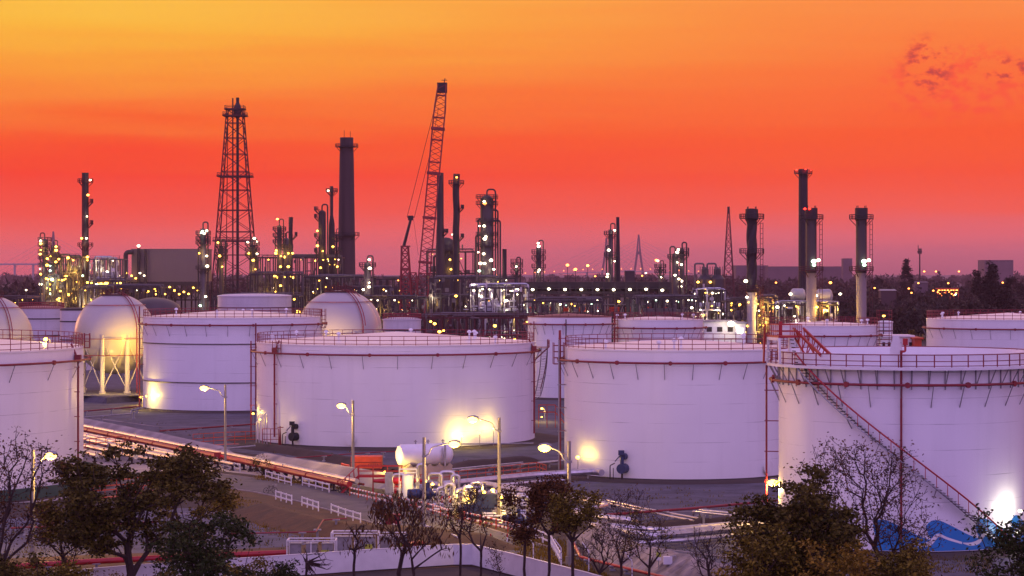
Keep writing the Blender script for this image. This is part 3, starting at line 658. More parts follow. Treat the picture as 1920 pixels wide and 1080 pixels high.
# ================================================================ process plant
def plat(px_off, z, R, kind='plant', full=True, w=1.4, a0=0.0, a1=2 * PI):
    b = MB(); n = 14
    b.lathe((0, 0, z), [(R, 0), (R + w, 0), (R + w, .22), (R, .22), (R, 0)], n, a0, a1)
    for i in range(n + 1):
        a = a0 + (a1 - a0) * i / n; c, s2 = (R + w) * math.cos(a), (R + w) * math.sin(a); b.bar((c, s2, z), (c, s2, z + 1.35), .16)
        if i % 3 == 0: b.bar((R * math.cos(a), R * math.sin(a), z - w), (c, s2, z), .18)
    for k in (.7, 1.35): b.tube([((R + w) * math.cos(a0 + (a1 - a0) * i / n), (R + w) * math.sin(a0 + (a1 - a0) * i / n), z + k) for i in range(n + 1)], .08, 4)
    return b
def tower(name, cat, px, pyt, D, wpx, label, plats=(), lamps=(), dome=True, pipes=2, m='vessel', pm='plant', group=None, prof=None, neck=True, lr=.55, side=1, seed=1, wob=0, pyb=None, hand=True):
    s = D / F; R = wpx / 2 * s; c = H(px, pyt, D); zt = c.z; o = thing(name, (c.x, D, 0), label, cat, group); r = random.Random(seed)
    b = MB()
    if prof: b.lathe((0, 0, 0), [(w / 2 * s, EYE - (py - HY) * s) for w, py in prof], 20)
    elif dome: b.lathe((0, 0, 0), [(R * 1.15, 0), (R, 3)] + [(R, zt - R * .9)] + [(R * math.cos(a), zt - R * .9 + R * .9 * math.sin(a)) for a in (.3, .6, .9, 1.2, 1.57)], 20)
    elif wob:
        P = []; n = 60
        for i in range(n + 1):
            z = zt * i / n; P.append((R * .5 * wob * math.sin(z * .42) * (z > zt * .55), 0, z))
        b.tube(P, R, 16)
    else: b.lathe((0, 0, 0), [(R * 1.05, 0), (R, zt), (R * .8, zt), (R * .8, zt - 1)], 20)
    b.build('shell', M[m], o, smooth=True, sharp=50)
    for q in plats:
        z = EYE - (q if isinstance(q, (int, float)) else q[0]) * s + HY * s; w = 1.6
        if isinstance(q, tuple) and len(q) > 1: a0, a1 = q[1], q[2]
        else: a0, a1 = 0, 2 * PI
        rr = R
        plat(0, z, rr, pm, w=w, a0=a0, a1=a1).build('platform', M[pm], o)
    for k in range(pipes):
        sd = side if k % 2 == 0 else -side; x = sd * (R + .7 + .9 * (k // 2)); zt2 = zt * (1 if k == 0 else r.uniform(.7, .95)); rr = r.uniform(.28, .42) * (R / 2.5) ** .4
        b = MB()
        if neck and k == 0: b.pipe([(0, -.3, zt - .5), (0, -.3, zt + 2.2), (x, -.3, zt + 2.2), (x, -.3, zt - 6), (x, -.3, 2)], rr, 8, bend=1.4)
        else: b.pipe([(0, -.3, zt2 - 2), (x, -.3, zt2 - 2), (x, -.3, 2)], rr, 8, bend=1)
        b.build('side_pipe', M[pm], o, smooth=True)
    b = MB(); x = -side * R * .5; yv = -R - .5 # ladder
    for dx in (-.3, .3): b.bar((x + dx, yv, 4), (x + dx, yv, zt), .12)
    z = 5
    while z < zt: b.bar((x - .3, yv, z), (x + .3, yv, z), .1); z += 1.2
    b.build('ladder', M[pm], o)
    for i, (dx, py, k) in enumerate(lamps):
        lamp(o, (dx * s, -R * .5 - 1.6, EYE - (py - HY) * s), lr * (.75, 1.0, .5, .8)[i % 4], k)
        if i % 2 == 0: glow(o, (dx * s * 1.1, -R - 1.8, EYE - (py - HY) * s), 700 if k == 'y' else 350, k)
    return o
def autolamps(wpx, y0, y1, kinds, n, seed):
    r = random.Random(seed); return [(r.choice((-1, 1)) * (wpx / 2 + r.uniform(0, 2)), y0 + (y1 - y0) * (i + r.uniform(.2, .8)) / n, r.choice(kinds)) for i in range(n)]
def unit(name, px0, px1, pyt, D, label, cat='process unit', bays=6, floors=3, nl=12, kinds='yyw', seed=1, depth=16, fm='plant', pm='plantl', vessels=3, lr=.5, pipes=10, roofpipes=True, pyb=None):
    s = D / F; c = H((px0 + px1) / 2, pyt, D); Wd = (px1 - px0) * s; zt = c.z; r = random.Random(seed); o = thing(name, (c.x, D, 0), label, cat)
    b = MB(); xs = [-Wd / 2 + Wd * i / bays for i in range(bays + 1)]; ys = [0, depth / 2, depth]; zs = [zt * (k + 1) / floors for k in range(floors)]
    for x in xs:
        for y in ys: b.bar((x, y, 0), (x, y, zt), .45)
    for z in zs:
        for y in ys: b.bar((xs[0], y, z), (xs[-1], y, z), .4, .5)
        for x in xs: b.bar((x, 0, z), (x, depth, z), .35)
    for i in range(bays):
        for k in range(floors):
            if r.random() < .4:
                z0 = zs[k - 1] if k else 0; a, c2 = (xs[i], xs[i + 1]) if r.random() < .5 else (xs[i + 1], xs[i]); b.bar((a, 0, z0), (c2, 0, zs[k]), .25)
    b.build('steel_frame', M[fm], o)
    b = MB()
    for z in zs[:-1]:
        if r.random() < .8: b.box((0, depth / 2, z + .15), (Wd, depth, .15))
    for z in zs:
        for k in (.6, 1.2): b.bar((xs[0], -.3, z + k), (xs[-1], -.3, z + k), .1)
        x = xs[0]
        while x < xs[-1]: b.bar((x, -.3, z), (x, -.3, z + 1.2), .1); x += 2.2
    b.build('decks_and_rails', M[fm], o)
    b = MB()
    for i in range(pipes):
        z = r.choice(zs) + r.uniform(.4, 1.2); y = r.uniform(-.5, depth * .6); rr = r.uniform(.15, .42)
        x0 = xs[0] + r.uniform(0, .5) * Wd; x1 = min(xs[-1], x0 + r.uniform(.3, .8) * Wd)
        b.pipe([(x0, y, r.uniform(1, max(2, z - 3))), (x0, y, z), (x1, y, z), (x1, y, r.uniform(1, max(2, z - 3)))], rr, 6)
    for i in range(pipes * 5):  # random bars and boxes added as small equipment clutter, joined to the pipes
        x = r.uniform(xs[0], xs[-1]); z = r.uniform(.2, 1.02) * zt; y = r.uniform(-1, 3); q = r.random()
        if q < .4: b.bar((x, y, z), (x + r.uniform(-2.5, 2.5), y, z), r.uniform(.15, .5), n=6)
        elif q < .75: b.bar((x, y, z), (x, y, z + r.uniform(.6, 2.4)), r.uniform(.15, .8), n=6)
        else: b.box((x, y, z), (r.uniform(.4, 1.6), r.uniform(.4, 1.2), r.uniform(.4, 1.4)))
    b.build('pipework', M[pm], o)
    b = MB()
    for i in range(pipes):
        x = r.uniform(xs[0], xs[-1]); zz = r.uniform(zt * .3, zt * 1.0); b.bar((x, -1, zz - r.uniform(2, zt * .45)), (x, -1, zz), r.uniform(.15, .45), n=6)
    b.build('vertical_pipes', M[pm], o)
    for i in range(vessels):
        b = MB(); z = r.choice(zs[:-1] or zs) + 1.8; x = r.uniform(xs[0] + 3, max(xs[0] + 3.1, xs[-1] - 3)); rr = r.uniform(1.0, 1.6); l = r.uniform(4, 7)
        b.lathe((x - l / 2, depth * .3, z), [(0, -.7), (rr * .7, -.4), (rr, 0), (rr, l), (rr * .7, l + .4), (0, l + .7)], 14, axis='X'); b.build('drum', M[pm], o, smooth=True)
    for i in range(max(1, nl // 4)): glow(o, (r.uniform(xs[0], xs[-1]), r.choice((-2.5, 2, 5)), r.uniform(.35, .95) * zt), 2600 if kinds.count('y') > 2 else 900, r.choice(kinds))  # fill lights added at random among the pipes, apart from the lamp bulbs
    for i in range(int(nl * 1.5)): lamp(o, (r.uniform(xs[0], xs[-1]), r.choice((-1.2, depth * .4)), r.choice(zs) - r.uniform(.3, 1.2) if r.random() < .7 else r.uniform(1.5, zt)), lr * r.choice((.3, .38, .5, .62, .95)), r.choice(kinds))
    return o
def lattice(b, base, top, hw0, hw1, n, w=.5, side=4, x_brace=True, horiz=True, ratio=None):
    base = Vector(base); top = Vector(top); ts = [0]; 
    for i in range(n): ts.append(ts[-1] + (1 if ratio is None else ratio ** i))
    ts = [t / ts[-1] for t in ts]
    def cn(t, k): a = PI / 4 + PI / 2 * k; h_ = (hw0 + (hw1 - hw0) * t) * math.sqrt(2); return base.lerp(top, t) + Vector((h_ * math.cos(a), h_ * math.sin(a), 0))
    for k in range(4):
        b.bar(cn(0, k), cn(1, k), w * 1.5, r2=.7)
        for i in range(n):
            a, c = ts[i], ts[i + 1]; j = (k + 1) % 4
            if horiz: b.bar(cn(c, k), cn(c, j), w)
            if x_brace: b.bar(cn(a, k), cn(c, j), w * .7); b.bar(cn(a, j), cn(c, k), w * .7)
            else: b.bar(cn(a, k if i % 2 else j), cn(c, j if i % 2 else k), w * .7)
    return cn
# --- flare tower
D = 1000; s = D / F; c = H(441, 205, D); o = thing('flare_tower', (c.x, D, 0), 'tall dark lattice flare tower with a central riser, rising beside the boiler house', 'flare tower')
b = MB(); z1 = c.z; lattice(b, (0, 0, 0), (0, 0, z1), 10.2, 3.2, 11, .3, ratio=.93); b.build('lattice_mast', M['darkred'], o)
b = MB(); b.bar((1, 0, 0), (1, 0, EYE + (HY - 184) * s), 1.15, n=10); b.lathe((1, 0, EYE + (HY - 212) * s), [(.5, -2.5), (1.5, -1), (1.7, 1), (1.3, 3), (.6, 4.5)], 12); b.bar((1, 0, EYE + (HY - 200) * s), (1, 0, EYE + (HY - 183) * s), 1.35, n=10); b.build('flare_riser', M['dark'], o, smooth=True)
b = MB(); b.bar((-1, 0, 0), (-1, 0, EYE + (HY - 184) * s), .6, n=8); b.bar((-4, 0, 10), (-3, 0, z1), .35, n=6); b.build('pilot_pipe', M['dark'], o)
for py, hw in ((205, 3.9), (217, 4.6), (331, 6.7), (452, 8.2)):
    b = MB(); z = EYE + (HY - py) * s
    for a, q in (((-hw, -hw), (hw, -hw)), ((hw, -hw), (hw, hw)), ((hw, hw), (-hw, hw)), ((-hw, hw), (-hw, -hw))):
        b.bar((*a, z), (*q, z), .55)
        for k in (.7, 1.4): b.bar((a[0], a[1], z + k), (q[0], q[1], z + k), .14)
    for x in (-hw, 0, hw):
        for y in (-hw, hw): b.bar((x, y, z), (x, y, z + 1.4), .18)
    b.build('platform', M['darkred'], o)
# --- concrete chimney
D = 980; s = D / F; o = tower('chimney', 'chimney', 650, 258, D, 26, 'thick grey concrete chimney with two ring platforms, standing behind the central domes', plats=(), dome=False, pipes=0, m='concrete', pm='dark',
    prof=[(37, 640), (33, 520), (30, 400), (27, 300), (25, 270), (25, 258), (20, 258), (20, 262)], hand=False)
for py, w in ((276, 26), (442, 31)): plat(0, EYE + (HY - py) * s, w / 2 * s, w=1.8).build('platform', M['dark'], o)
b = MB(); b.bar((-1, 0, EYE + (HY - 258) * s), (-1, 0, EYE + (HY - 244) * s), .18); b.bar((1.5, 0, EYE + (HY - 258) * s), (1.5, 0, EYE + (HY - 246) * s), .18); b.build('lightning_rods', M['dark'], o)
# --- stacks and columns: (name, cat, px, top, D, width px, label, platforms, lamps...)
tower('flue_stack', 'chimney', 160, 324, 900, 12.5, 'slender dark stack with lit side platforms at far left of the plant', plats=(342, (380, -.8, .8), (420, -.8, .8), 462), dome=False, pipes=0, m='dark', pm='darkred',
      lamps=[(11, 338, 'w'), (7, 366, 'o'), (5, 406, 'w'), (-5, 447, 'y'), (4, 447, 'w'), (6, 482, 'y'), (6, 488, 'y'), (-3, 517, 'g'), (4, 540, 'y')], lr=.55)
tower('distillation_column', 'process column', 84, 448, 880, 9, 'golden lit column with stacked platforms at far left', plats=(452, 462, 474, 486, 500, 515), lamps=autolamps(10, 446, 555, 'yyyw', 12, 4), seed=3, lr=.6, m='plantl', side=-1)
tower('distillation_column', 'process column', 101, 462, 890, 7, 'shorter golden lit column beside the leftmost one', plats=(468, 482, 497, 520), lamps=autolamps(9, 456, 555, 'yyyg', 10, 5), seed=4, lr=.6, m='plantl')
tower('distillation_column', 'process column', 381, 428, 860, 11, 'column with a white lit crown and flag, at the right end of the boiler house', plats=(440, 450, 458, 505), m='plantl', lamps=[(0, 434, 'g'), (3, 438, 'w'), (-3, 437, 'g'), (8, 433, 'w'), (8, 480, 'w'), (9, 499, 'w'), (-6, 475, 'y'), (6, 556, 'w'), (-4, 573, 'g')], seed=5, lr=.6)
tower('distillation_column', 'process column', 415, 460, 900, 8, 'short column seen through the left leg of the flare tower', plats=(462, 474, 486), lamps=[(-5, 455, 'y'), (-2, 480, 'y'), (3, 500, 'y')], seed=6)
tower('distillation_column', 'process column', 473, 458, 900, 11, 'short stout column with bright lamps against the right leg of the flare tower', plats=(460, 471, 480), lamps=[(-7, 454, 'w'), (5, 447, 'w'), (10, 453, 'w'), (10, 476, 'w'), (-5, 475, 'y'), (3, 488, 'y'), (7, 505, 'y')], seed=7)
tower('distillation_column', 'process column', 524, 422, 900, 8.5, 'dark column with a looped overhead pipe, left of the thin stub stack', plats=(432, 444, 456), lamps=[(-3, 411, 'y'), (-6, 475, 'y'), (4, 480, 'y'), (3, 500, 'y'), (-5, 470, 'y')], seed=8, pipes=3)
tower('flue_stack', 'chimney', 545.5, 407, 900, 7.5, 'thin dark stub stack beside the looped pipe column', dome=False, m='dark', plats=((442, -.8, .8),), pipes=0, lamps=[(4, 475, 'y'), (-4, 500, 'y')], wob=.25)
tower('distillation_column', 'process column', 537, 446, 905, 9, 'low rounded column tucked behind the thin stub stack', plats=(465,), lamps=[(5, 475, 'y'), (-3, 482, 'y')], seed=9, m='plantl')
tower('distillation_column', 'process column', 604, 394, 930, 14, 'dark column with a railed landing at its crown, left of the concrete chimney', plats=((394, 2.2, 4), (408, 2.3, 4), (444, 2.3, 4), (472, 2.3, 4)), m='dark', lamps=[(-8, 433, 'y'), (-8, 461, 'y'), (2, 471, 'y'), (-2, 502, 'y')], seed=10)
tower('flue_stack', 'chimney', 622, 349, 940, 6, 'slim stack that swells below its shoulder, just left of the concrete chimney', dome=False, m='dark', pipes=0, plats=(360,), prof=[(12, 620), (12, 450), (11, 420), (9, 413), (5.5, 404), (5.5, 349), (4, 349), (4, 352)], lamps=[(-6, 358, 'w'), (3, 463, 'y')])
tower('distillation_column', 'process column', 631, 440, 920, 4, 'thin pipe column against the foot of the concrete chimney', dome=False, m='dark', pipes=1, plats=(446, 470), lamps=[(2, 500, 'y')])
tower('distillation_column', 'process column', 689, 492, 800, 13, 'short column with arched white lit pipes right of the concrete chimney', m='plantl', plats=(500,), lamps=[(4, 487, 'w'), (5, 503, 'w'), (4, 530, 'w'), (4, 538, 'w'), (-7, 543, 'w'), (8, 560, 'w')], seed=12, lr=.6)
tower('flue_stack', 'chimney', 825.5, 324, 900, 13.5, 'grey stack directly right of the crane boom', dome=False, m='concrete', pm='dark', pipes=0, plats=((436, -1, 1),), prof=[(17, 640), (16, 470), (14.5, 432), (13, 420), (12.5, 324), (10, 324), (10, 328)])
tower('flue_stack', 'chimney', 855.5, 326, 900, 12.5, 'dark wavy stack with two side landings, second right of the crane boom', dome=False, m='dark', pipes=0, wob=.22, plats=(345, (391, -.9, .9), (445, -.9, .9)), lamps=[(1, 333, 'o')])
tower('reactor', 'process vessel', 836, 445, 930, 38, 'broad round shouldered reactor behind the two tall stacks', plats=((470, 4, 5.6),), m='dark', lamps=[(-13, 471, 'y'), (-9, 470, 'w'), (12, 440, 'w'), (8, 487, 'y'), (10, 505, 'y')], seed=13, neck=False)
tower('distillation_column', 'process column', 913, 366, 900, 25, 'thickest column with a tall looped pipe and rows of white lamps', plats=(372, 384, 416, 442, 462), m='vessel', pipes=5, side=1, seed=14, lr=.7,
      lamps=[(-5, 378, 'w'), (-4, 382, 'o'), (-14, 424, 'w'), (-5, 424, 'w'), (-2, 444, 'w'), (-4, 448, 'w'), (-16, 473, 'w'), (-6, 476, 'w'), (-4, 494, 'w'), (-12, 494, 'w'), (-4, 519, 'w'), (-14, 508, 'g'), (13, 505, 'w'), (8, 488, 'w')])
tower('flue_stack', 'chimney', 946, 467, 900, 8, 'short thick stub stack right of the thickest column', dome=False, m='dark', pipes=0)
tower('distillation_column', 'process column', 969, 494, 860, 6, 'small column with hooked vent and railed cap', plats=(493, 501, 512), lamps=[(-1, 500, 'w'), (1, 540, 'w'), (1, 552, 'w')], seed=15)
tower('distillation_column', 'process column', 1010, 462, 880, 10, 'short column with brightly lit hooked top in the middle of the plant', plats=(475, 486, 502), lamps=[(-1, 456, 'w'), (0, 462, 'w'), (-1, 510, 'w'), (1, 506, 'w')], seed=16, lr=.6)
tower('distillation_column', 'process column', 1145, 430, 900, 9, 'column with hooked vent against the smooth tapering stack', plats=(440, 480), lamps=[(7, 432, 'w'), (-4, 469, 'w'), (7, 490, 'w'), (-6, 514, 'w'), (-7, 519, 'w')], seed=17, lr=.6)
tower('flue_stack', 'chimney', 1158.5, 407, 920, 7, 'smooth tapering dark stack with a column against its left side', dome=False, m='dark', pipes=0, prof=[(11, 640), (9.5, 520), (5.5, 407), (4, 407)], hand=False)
tower('distillation_column', 'process column', 1238, 500, 880, 5, 'very small column with a hooked vent and red flag lamp', plats=(502, 512), lamps=[(-5, 489, 'w'), (-8, 488, 'o'), (1, 520, 'w')], seed=18)
tower('distillation_column', 'process column', 1266, 474, 860, 12, 'left half of the twin columns with hooked vents, lit near the crown', plats=(484,), lamps=[(5, 468, 'w'), (3, 473, 'w'), (3, 492, 'w'), (-1, 516, 'w'), (6, 523, 'w')], seed=19, lr=.6, side=-1)
tower('distillation_column', 'process column', 1279, 466, 865, 9, 'right half of the twin columns with hooked vents', plats=(472, 480), lamps=[(-2, 496, 'w'), (-2, 527, 'w'), (-2, 537, 'w'), (-6, 566, 'g'), (2, 560, 'w')], seed=20, lr=.55)
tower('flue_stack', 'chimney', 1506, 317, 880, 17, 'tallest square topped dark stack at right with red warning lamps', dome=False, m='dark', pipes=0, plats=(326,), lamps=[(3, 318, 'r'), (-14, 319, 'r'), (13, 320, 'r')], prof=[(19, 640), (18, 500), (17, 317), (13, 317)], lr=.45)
def rstack(px, pyt, D, label, wob=0, seed=1, lower='concrete', redl=False, glow=True):
    s = D / F; R = 10.5 * s; zt = EYE + (HY - pyt) * s; o = thing('heater_stack', (H(px, pyt, D).x, D, 0), label, 'chimney', 'pale footed stacks at right')
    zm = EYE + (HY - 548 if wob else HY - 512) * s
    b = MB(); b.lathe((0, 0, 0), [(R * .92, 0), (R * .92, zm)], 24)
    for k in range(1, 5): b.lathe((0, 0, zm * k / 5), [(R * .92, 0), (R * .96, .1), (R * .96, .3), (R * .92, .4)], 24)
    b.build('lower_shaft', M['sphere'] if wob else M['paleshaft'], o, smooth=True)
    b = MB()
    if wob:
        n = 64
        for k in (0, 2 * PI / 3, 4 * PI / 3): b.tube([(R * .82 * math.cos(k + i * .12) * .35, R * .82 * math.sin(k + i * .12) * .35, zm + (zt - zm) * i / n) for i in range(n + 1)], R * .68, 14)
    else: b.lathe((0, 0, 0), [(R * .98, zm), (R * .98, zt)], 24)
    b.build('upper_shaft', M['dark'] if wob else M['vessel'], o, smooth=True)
    b = MB(); zc = zt - 21 * s; b.lathe((0, 0, 0), [(R * 1.0, zc), (R * 1.14, zc), (R * 1.14, zt), (R * .9, zt), (R * .9, zt - 1)], 24)
    for i in range(4): b.bar((R * math.cos(i * PI / 2 + .8), R * math.sin(i * PI / 2 + .8), zt), (R * math.cos(i * PI / 2 + .8), R * math.sin(i * PI / 2 + .8), zt + .7), .2)
    b.build('stack_head', M['dark'], o)
    for py in ((410, 475, 544) if wob else (411, 508)):
        plat(0, EYE + (HY - py) * s, R, w=1.9).build('platform', M['darkred'] if py > 500 else M['dark'], o)
    b = MB(); x = R + 1.2
    for dx in (-.4, .4): b.bar((x + dx, -.5, 12), (x + dx, -.5, zt - 4), .16)
    z = 12
    while z < zt - 4: b.bar((x - .4, -.5, z), (x + .4, -.5, z), .12); z += 1.5
    b.build('caged_ladder', M['darkred'], o)
    if glow: lamp(o, (R * .25, -R - 1.0, EYE + (HY - 490) * s), .75, 'g'); lamp(o, (R * 1.15, -R - .6, EYE + (HY - 488) * s), .6, 'w'); lamp(o, (R * .3, -R - 1.0, EYE + (HY - 497) * s), .55, 'g')
    else: lamp(o, (-R * 1.2, -R - .8, EYE + (HY - 527) * s), .6, 'w'); lamp(o, (-R * 1.0, -R - .8, EYE + (HY - 557) * s), .45, 'w')
    return o
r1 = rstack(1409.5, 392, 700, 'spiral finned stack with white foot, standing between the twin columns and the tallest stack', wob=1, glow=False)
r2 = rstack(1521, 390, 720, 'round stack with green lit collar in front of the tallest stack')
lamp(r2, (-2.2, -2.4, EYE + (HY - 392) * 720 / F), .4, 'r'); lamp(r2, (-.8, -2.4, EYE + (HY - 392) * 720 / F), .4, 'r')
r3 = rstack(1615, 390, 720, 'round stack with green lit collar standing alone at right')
# --- boiler house
D = 920; s = D / F; c0 = H(232, 468, D); c1 = H(386, 528, D); o = thing('boiler_house', ((c0.x + c1.x) / 2, D, 0), 'large windowless brown clad boiler house raised on steel above golden lamps', 'industrial building')
w = c1.x - c0.x; b = MB(); b.box((1.5, 9, (c0.z + c1.z) / 2), (w - 3, 18, c0.z - c1.z)); b.box((1.5, 9, c0.z + .15), (w - 2.4, 18.4, .3))
for i in range(22): b.bar((-w / 2 + 3.5 + i * (w - 4) / 22, -.04, c1.z), (-w / 2 + 3.5 + i * (w - 4) / 22, -.04, c0.z), .12)
b.build('cladding', M['clad'], o)
b = MB()
for i in range(9):
    x = -w / 2 + i * w / 8
    for y in (0, 18): b.bar((x, y, 0), (x, y, c1.z), .6)
    if i < 8: b.bar((x, 0, c1.z - 7), (x + w / 8, 0, c1.z - .3), .3); b.bar((x + w / 8, 0, c1.z - 7), (x, 0, c1.z - .3), .3)
b.bar((-w / 2, 0, c1.z - .8), (w / 2, 0, c1.z - .8), 1.4); b.bar((-w / 2, 0, c1.z - 7), (w / 2, 0, c1.z - 7), .6); b.build('support_frame', M['plant'], o)
b = MB(); b.pipe([(-w / 2 + 4, -1.5, c0.z - 1), (-w / 2 + 1, -1.5, c0.z - 1), (-w / 2 + 1, -1.5, 4)], .9, 12, bend=2.4); b.bar((-w / 2 + 6, -1.6, 3), (-w / 2 + 6, -1.6, c0.z + .5), 1.3, n=10); b.bar((-w / 2 + 8.6, -1.6, 3), (-w / 2 + 8.6, -1.6, c0.z + .2), 1.1, n=10); b.build('flue_ducts', M['plant'], o, smooth=True)
r = random.Random(5)
for i in range(13): lamp(o, (-w / 2 + 7 + i * (w - 8) / 13, -1.5, c1.z - r.uniform(2, 5)), .42, 'y')
for i in range(8): lamp(o, (-w / 2 - 3 + i * 1.6, -2.5, c0.z - 9 - (i % 3)), .4, r.choice('yw'))
lamp(o, (-w / 2 + 6, -2, c0.z + 1.4), .6, 'w')
# --- steel units
unit('process_unit', 108, 152, 482, 890, 'golden lit process unit between the far left columns and the slender stack', bays=4, floors=5, nl=20, kinds='yyyyw', seed=11, lr=.65, fm='plant')
unit('process_unit', 76, 118, 520, 870, 'golden lit low frame around the feet of the far left columns', bays=3, floors=2, nl=14, kinds='yyyg', seed=12, lr=.65)
unit('process_unit', 168, 226, 486, 880, 'white lit bundle of pipes between the slender stack and the boiler house', bays=6, floors=4, nl=18, kinds='wwwy', seed=13, lr=.6, pm='silver', fm='plantl', pipes=18)
unit('process_unit', 160, 236, 528, 850, 'golden lit low pipework in front of the white lit bundle', bays=6, floors=2, nl=22, kinds='yyyyw', seed=14, lr=.7)
unit('process_unit', 470, 640, 483, 930, 'long dark process deck between flare tower and concrete chimney', bays=12, floors=3, nl=26, kinds='yyyw', seed=15, lr=.5, pipes=18)
unit('process_unit', 470, 566, 515, 880, 'lower golden lit deck in front of the flare tower foot', bays=7, floors=2, nl=22, kinds='yyyo', seed=16, lr=.5, pipes=14)
unit('process_unit', 566, 700, 520, 890, 'dark cluttered frame at the foot of the concrete chimney', bays=8, floors=2, nl=14, kinds='yyww', seed=17, lr=.45, pipes=16)
unit('process_unit', 700, 760, 524, 1000, 'distant low pipe bridge left of the crane', bays=5, floors=2, nl=6, kinds='yo', seed=18, lr=.5)
unit('process_unit', 800, 890, 472, 950, 'dark high steel block behind the crane and the two tall stacks', bays=5, floors=4, nl=12, kinds='yyyw', seed=19, lr=.5, fm='dark')
unit('process_unit', 806, 966, 522, 760, 'big open steel frame with three decks in front of the thickest column', bays=8, floors=4, nl=20, kinds='ywyw', seed=20, lr=.42, pipes=24, depth=24)
unit('process_unit', 880, 990, 540, 720, 'white lit lower frame full of pipes below the thickest column', bays=7, floors=3, nl=22, kinds='wwwy', seed=21, lr=.4, pipes=22, pm='silver')
unit('process_unit', 1300, 1362, 545, 760, 'lit pipe deck below the heat exchangers', bays=6, floors=3, nl=16, kinds='wywy', seed=22, lr=.42, pm='silver')
unit('process_unit', 1362, 1440, 566, 700, 'golden lit frame around the white footed stack', bays=6, floors=3, nl=18, kinds='yyyw', seed=23, lr=.4)
unit('process_unit', 1452, 1572, 572, 720, 'warm lit deck at the foot of the tallest stack', bays=7, floors=2, nl=16, kinds='ywyy', seed=24, lr=.55, pm='silver')
unit('pipe_rack', 400, 560, 556, 800, 'low dark pipe rack behind the left white tank roof', 'pipe rack', bays=12, floors=2, nl=8, kinds='wwy', seed=25, lr=.4)
unit('pipe_rack', -30, 150, 560, 1050, 'low pipe rack running off the left edge', 'pipe rack', bays=12, floors=2, nl=8, kinds='yyo', seed=26, lr=.5, vessels=0)
unit('pipe_rack', 670, 800, 560, 760, 'low pipe rack between the domes and the crane', 'pipe rack', bays=9, floors=2, nl=10, kinds='yowy', seed=27, lr=.42)
unit('pipe_rack', 780, 1000, 596, 640, 'maroon pipe rack just behind the central tank roof', 'pipe rack', bays=14, floors=2, nl=5, kinds='yy', seed=28, lr=.35, fm='darkred', vessels=0, pipes=16)
unit('process_unit', 150, 300, 540, 840, 'low golden lit pipework between the gas sphere and the boiler house', bays=9, floors=2, nl=14, kinds='yyyw', seed=31, lr=.5, pipes=14)
unit('pipe_rack', 640, 790, 540, 860, 'middle dark pipe rack with scattered gold lamps right of the domes', 'pipe rack', bays=9, floors=3, nl=14, kinds='yyow', seed=32, lr=.42, pipes=16)
unit('process_unit', 980, 1130, 566, 690, 'green grey lit frame low behind the rusty roofed tank', bays=8, floors=2, nl=12, kinds='wwgy', seed=33, lr=.36, pipes=16)
unit('process_unit', 1180, 1310, 560, 700, 'lit pipe frame directly behind the tank behind the blue mixer', bays=8, floors=3, nl=16, kinds='wywg', seed=34, lr=.38, pipes=18)
unit('process_unit', 1400, 1460, 560, 780, 'golden lit frame between white footed stack and tallest stack', bays=4, floors=3, nl=12, kinds='yyyo', seed=35, lr=.42, pipes=12)
# --- long air cooler bank
D = 760; s = D / F; c0 = H(985, 524, D); c1 = H(1258, 524, D); w = c1.x - c0.x; zt = c0.z; o = thing('air_cooler_bank', ((c0.x + c1.x) / 2, D, 0), 'long dark bank of air coolers on a braced rack with white lamps', 'air coolers')
b = MB(); b.box((0, 6, zt - 1.6), (w, 12, 1.6)); b.box((-w * .1, 6, zt - 4.2), (w * .78, 12, .9)); b.build('fan_deck', M['dark'], o)
b = MB(); nb = 13
for i in range(nb + 1):
    x = -w / 2 + w * i / nb
    for y in (0, 12): b.bar((x, y, 0), (x, y, zt - 1), .45)
    if i < nb: b.bar((x + .4, -.1, zt - 12), (x + w / nb - .4, -.1, zt - 6.5), .5); b.bar((x + w / nb * .5, -.2, zt - 12), (x + w / nb * .95, -.2, zt - 6.3), .3)
for z in (zt - 2.8, zt - 5.5, zt - 12, zt - 13.5): b.bar((-w / 2, -.1, z), (w / 2, -.1, z), .45)
x = -w / 2
while x < w / 2: b.bar((x, -.2, zt - .8), (x, -.2, zt + .5), .1); x += 2
b.bar((-w / 2, -.2, zt + .5), (w / 2, -.2, zt + .5), .12); b.build('rack_frame', M['plant'], o)
for i in range(nb):
    b = MB(); x = -w / 2 + w * (i + .5) / nb; b.lathe((x, 3, zt - 3.9), [(1.5, 0), (1.7, 1.5)], 12); b.build('cooler_fan', M['plant'], o)
b = MB()
for i in range(9): b.tube([(-w / 2, 1 + i, zt - 12.6 - (i % 3) * 1.2), (w / 2, 1 + i, zt - 12.6 - (i % 3) * 1.2)], .25, 6)
for i in range(7): x = -w / 2 + w * (i + .4) / 7; b.pipe([(x, -.8, 2), (x, -.8, zt - 8), (x + 6, -.8, zt - 8), (x + 6, -.8, 3)], .25, 6)
b.build('pipes', M['plantl'], o, smooth=True)
b = MB()
for i in range(9): x = -w / 2 + w * (i + .5) / 9; b.box((x, -.3, zt - 9.4), (3.2, .8, 1.3), rx=.3)
b.build('orange_motors', M['orange'], o)
r = random.Random(9)
for i in range(9): lamp(o, (-w / 2 + w * (i + .45) / 9, -1.4, zt - 3 - r.uniform(0, .5)), .5, 'w'); lamp(o, (-w / 2 + w * (i + .6) / 9 + r.uniform(-1, 1), -1.4, zt - 6.5 - r.uniform(0, .8)), .42, r.choice('wwy'))
for i in range(14): lamp(o, (r.uniform(-w / 2, w / 2), -1.2, r.uniform(3, zt - 9)), .3, r.choice('wwg'))
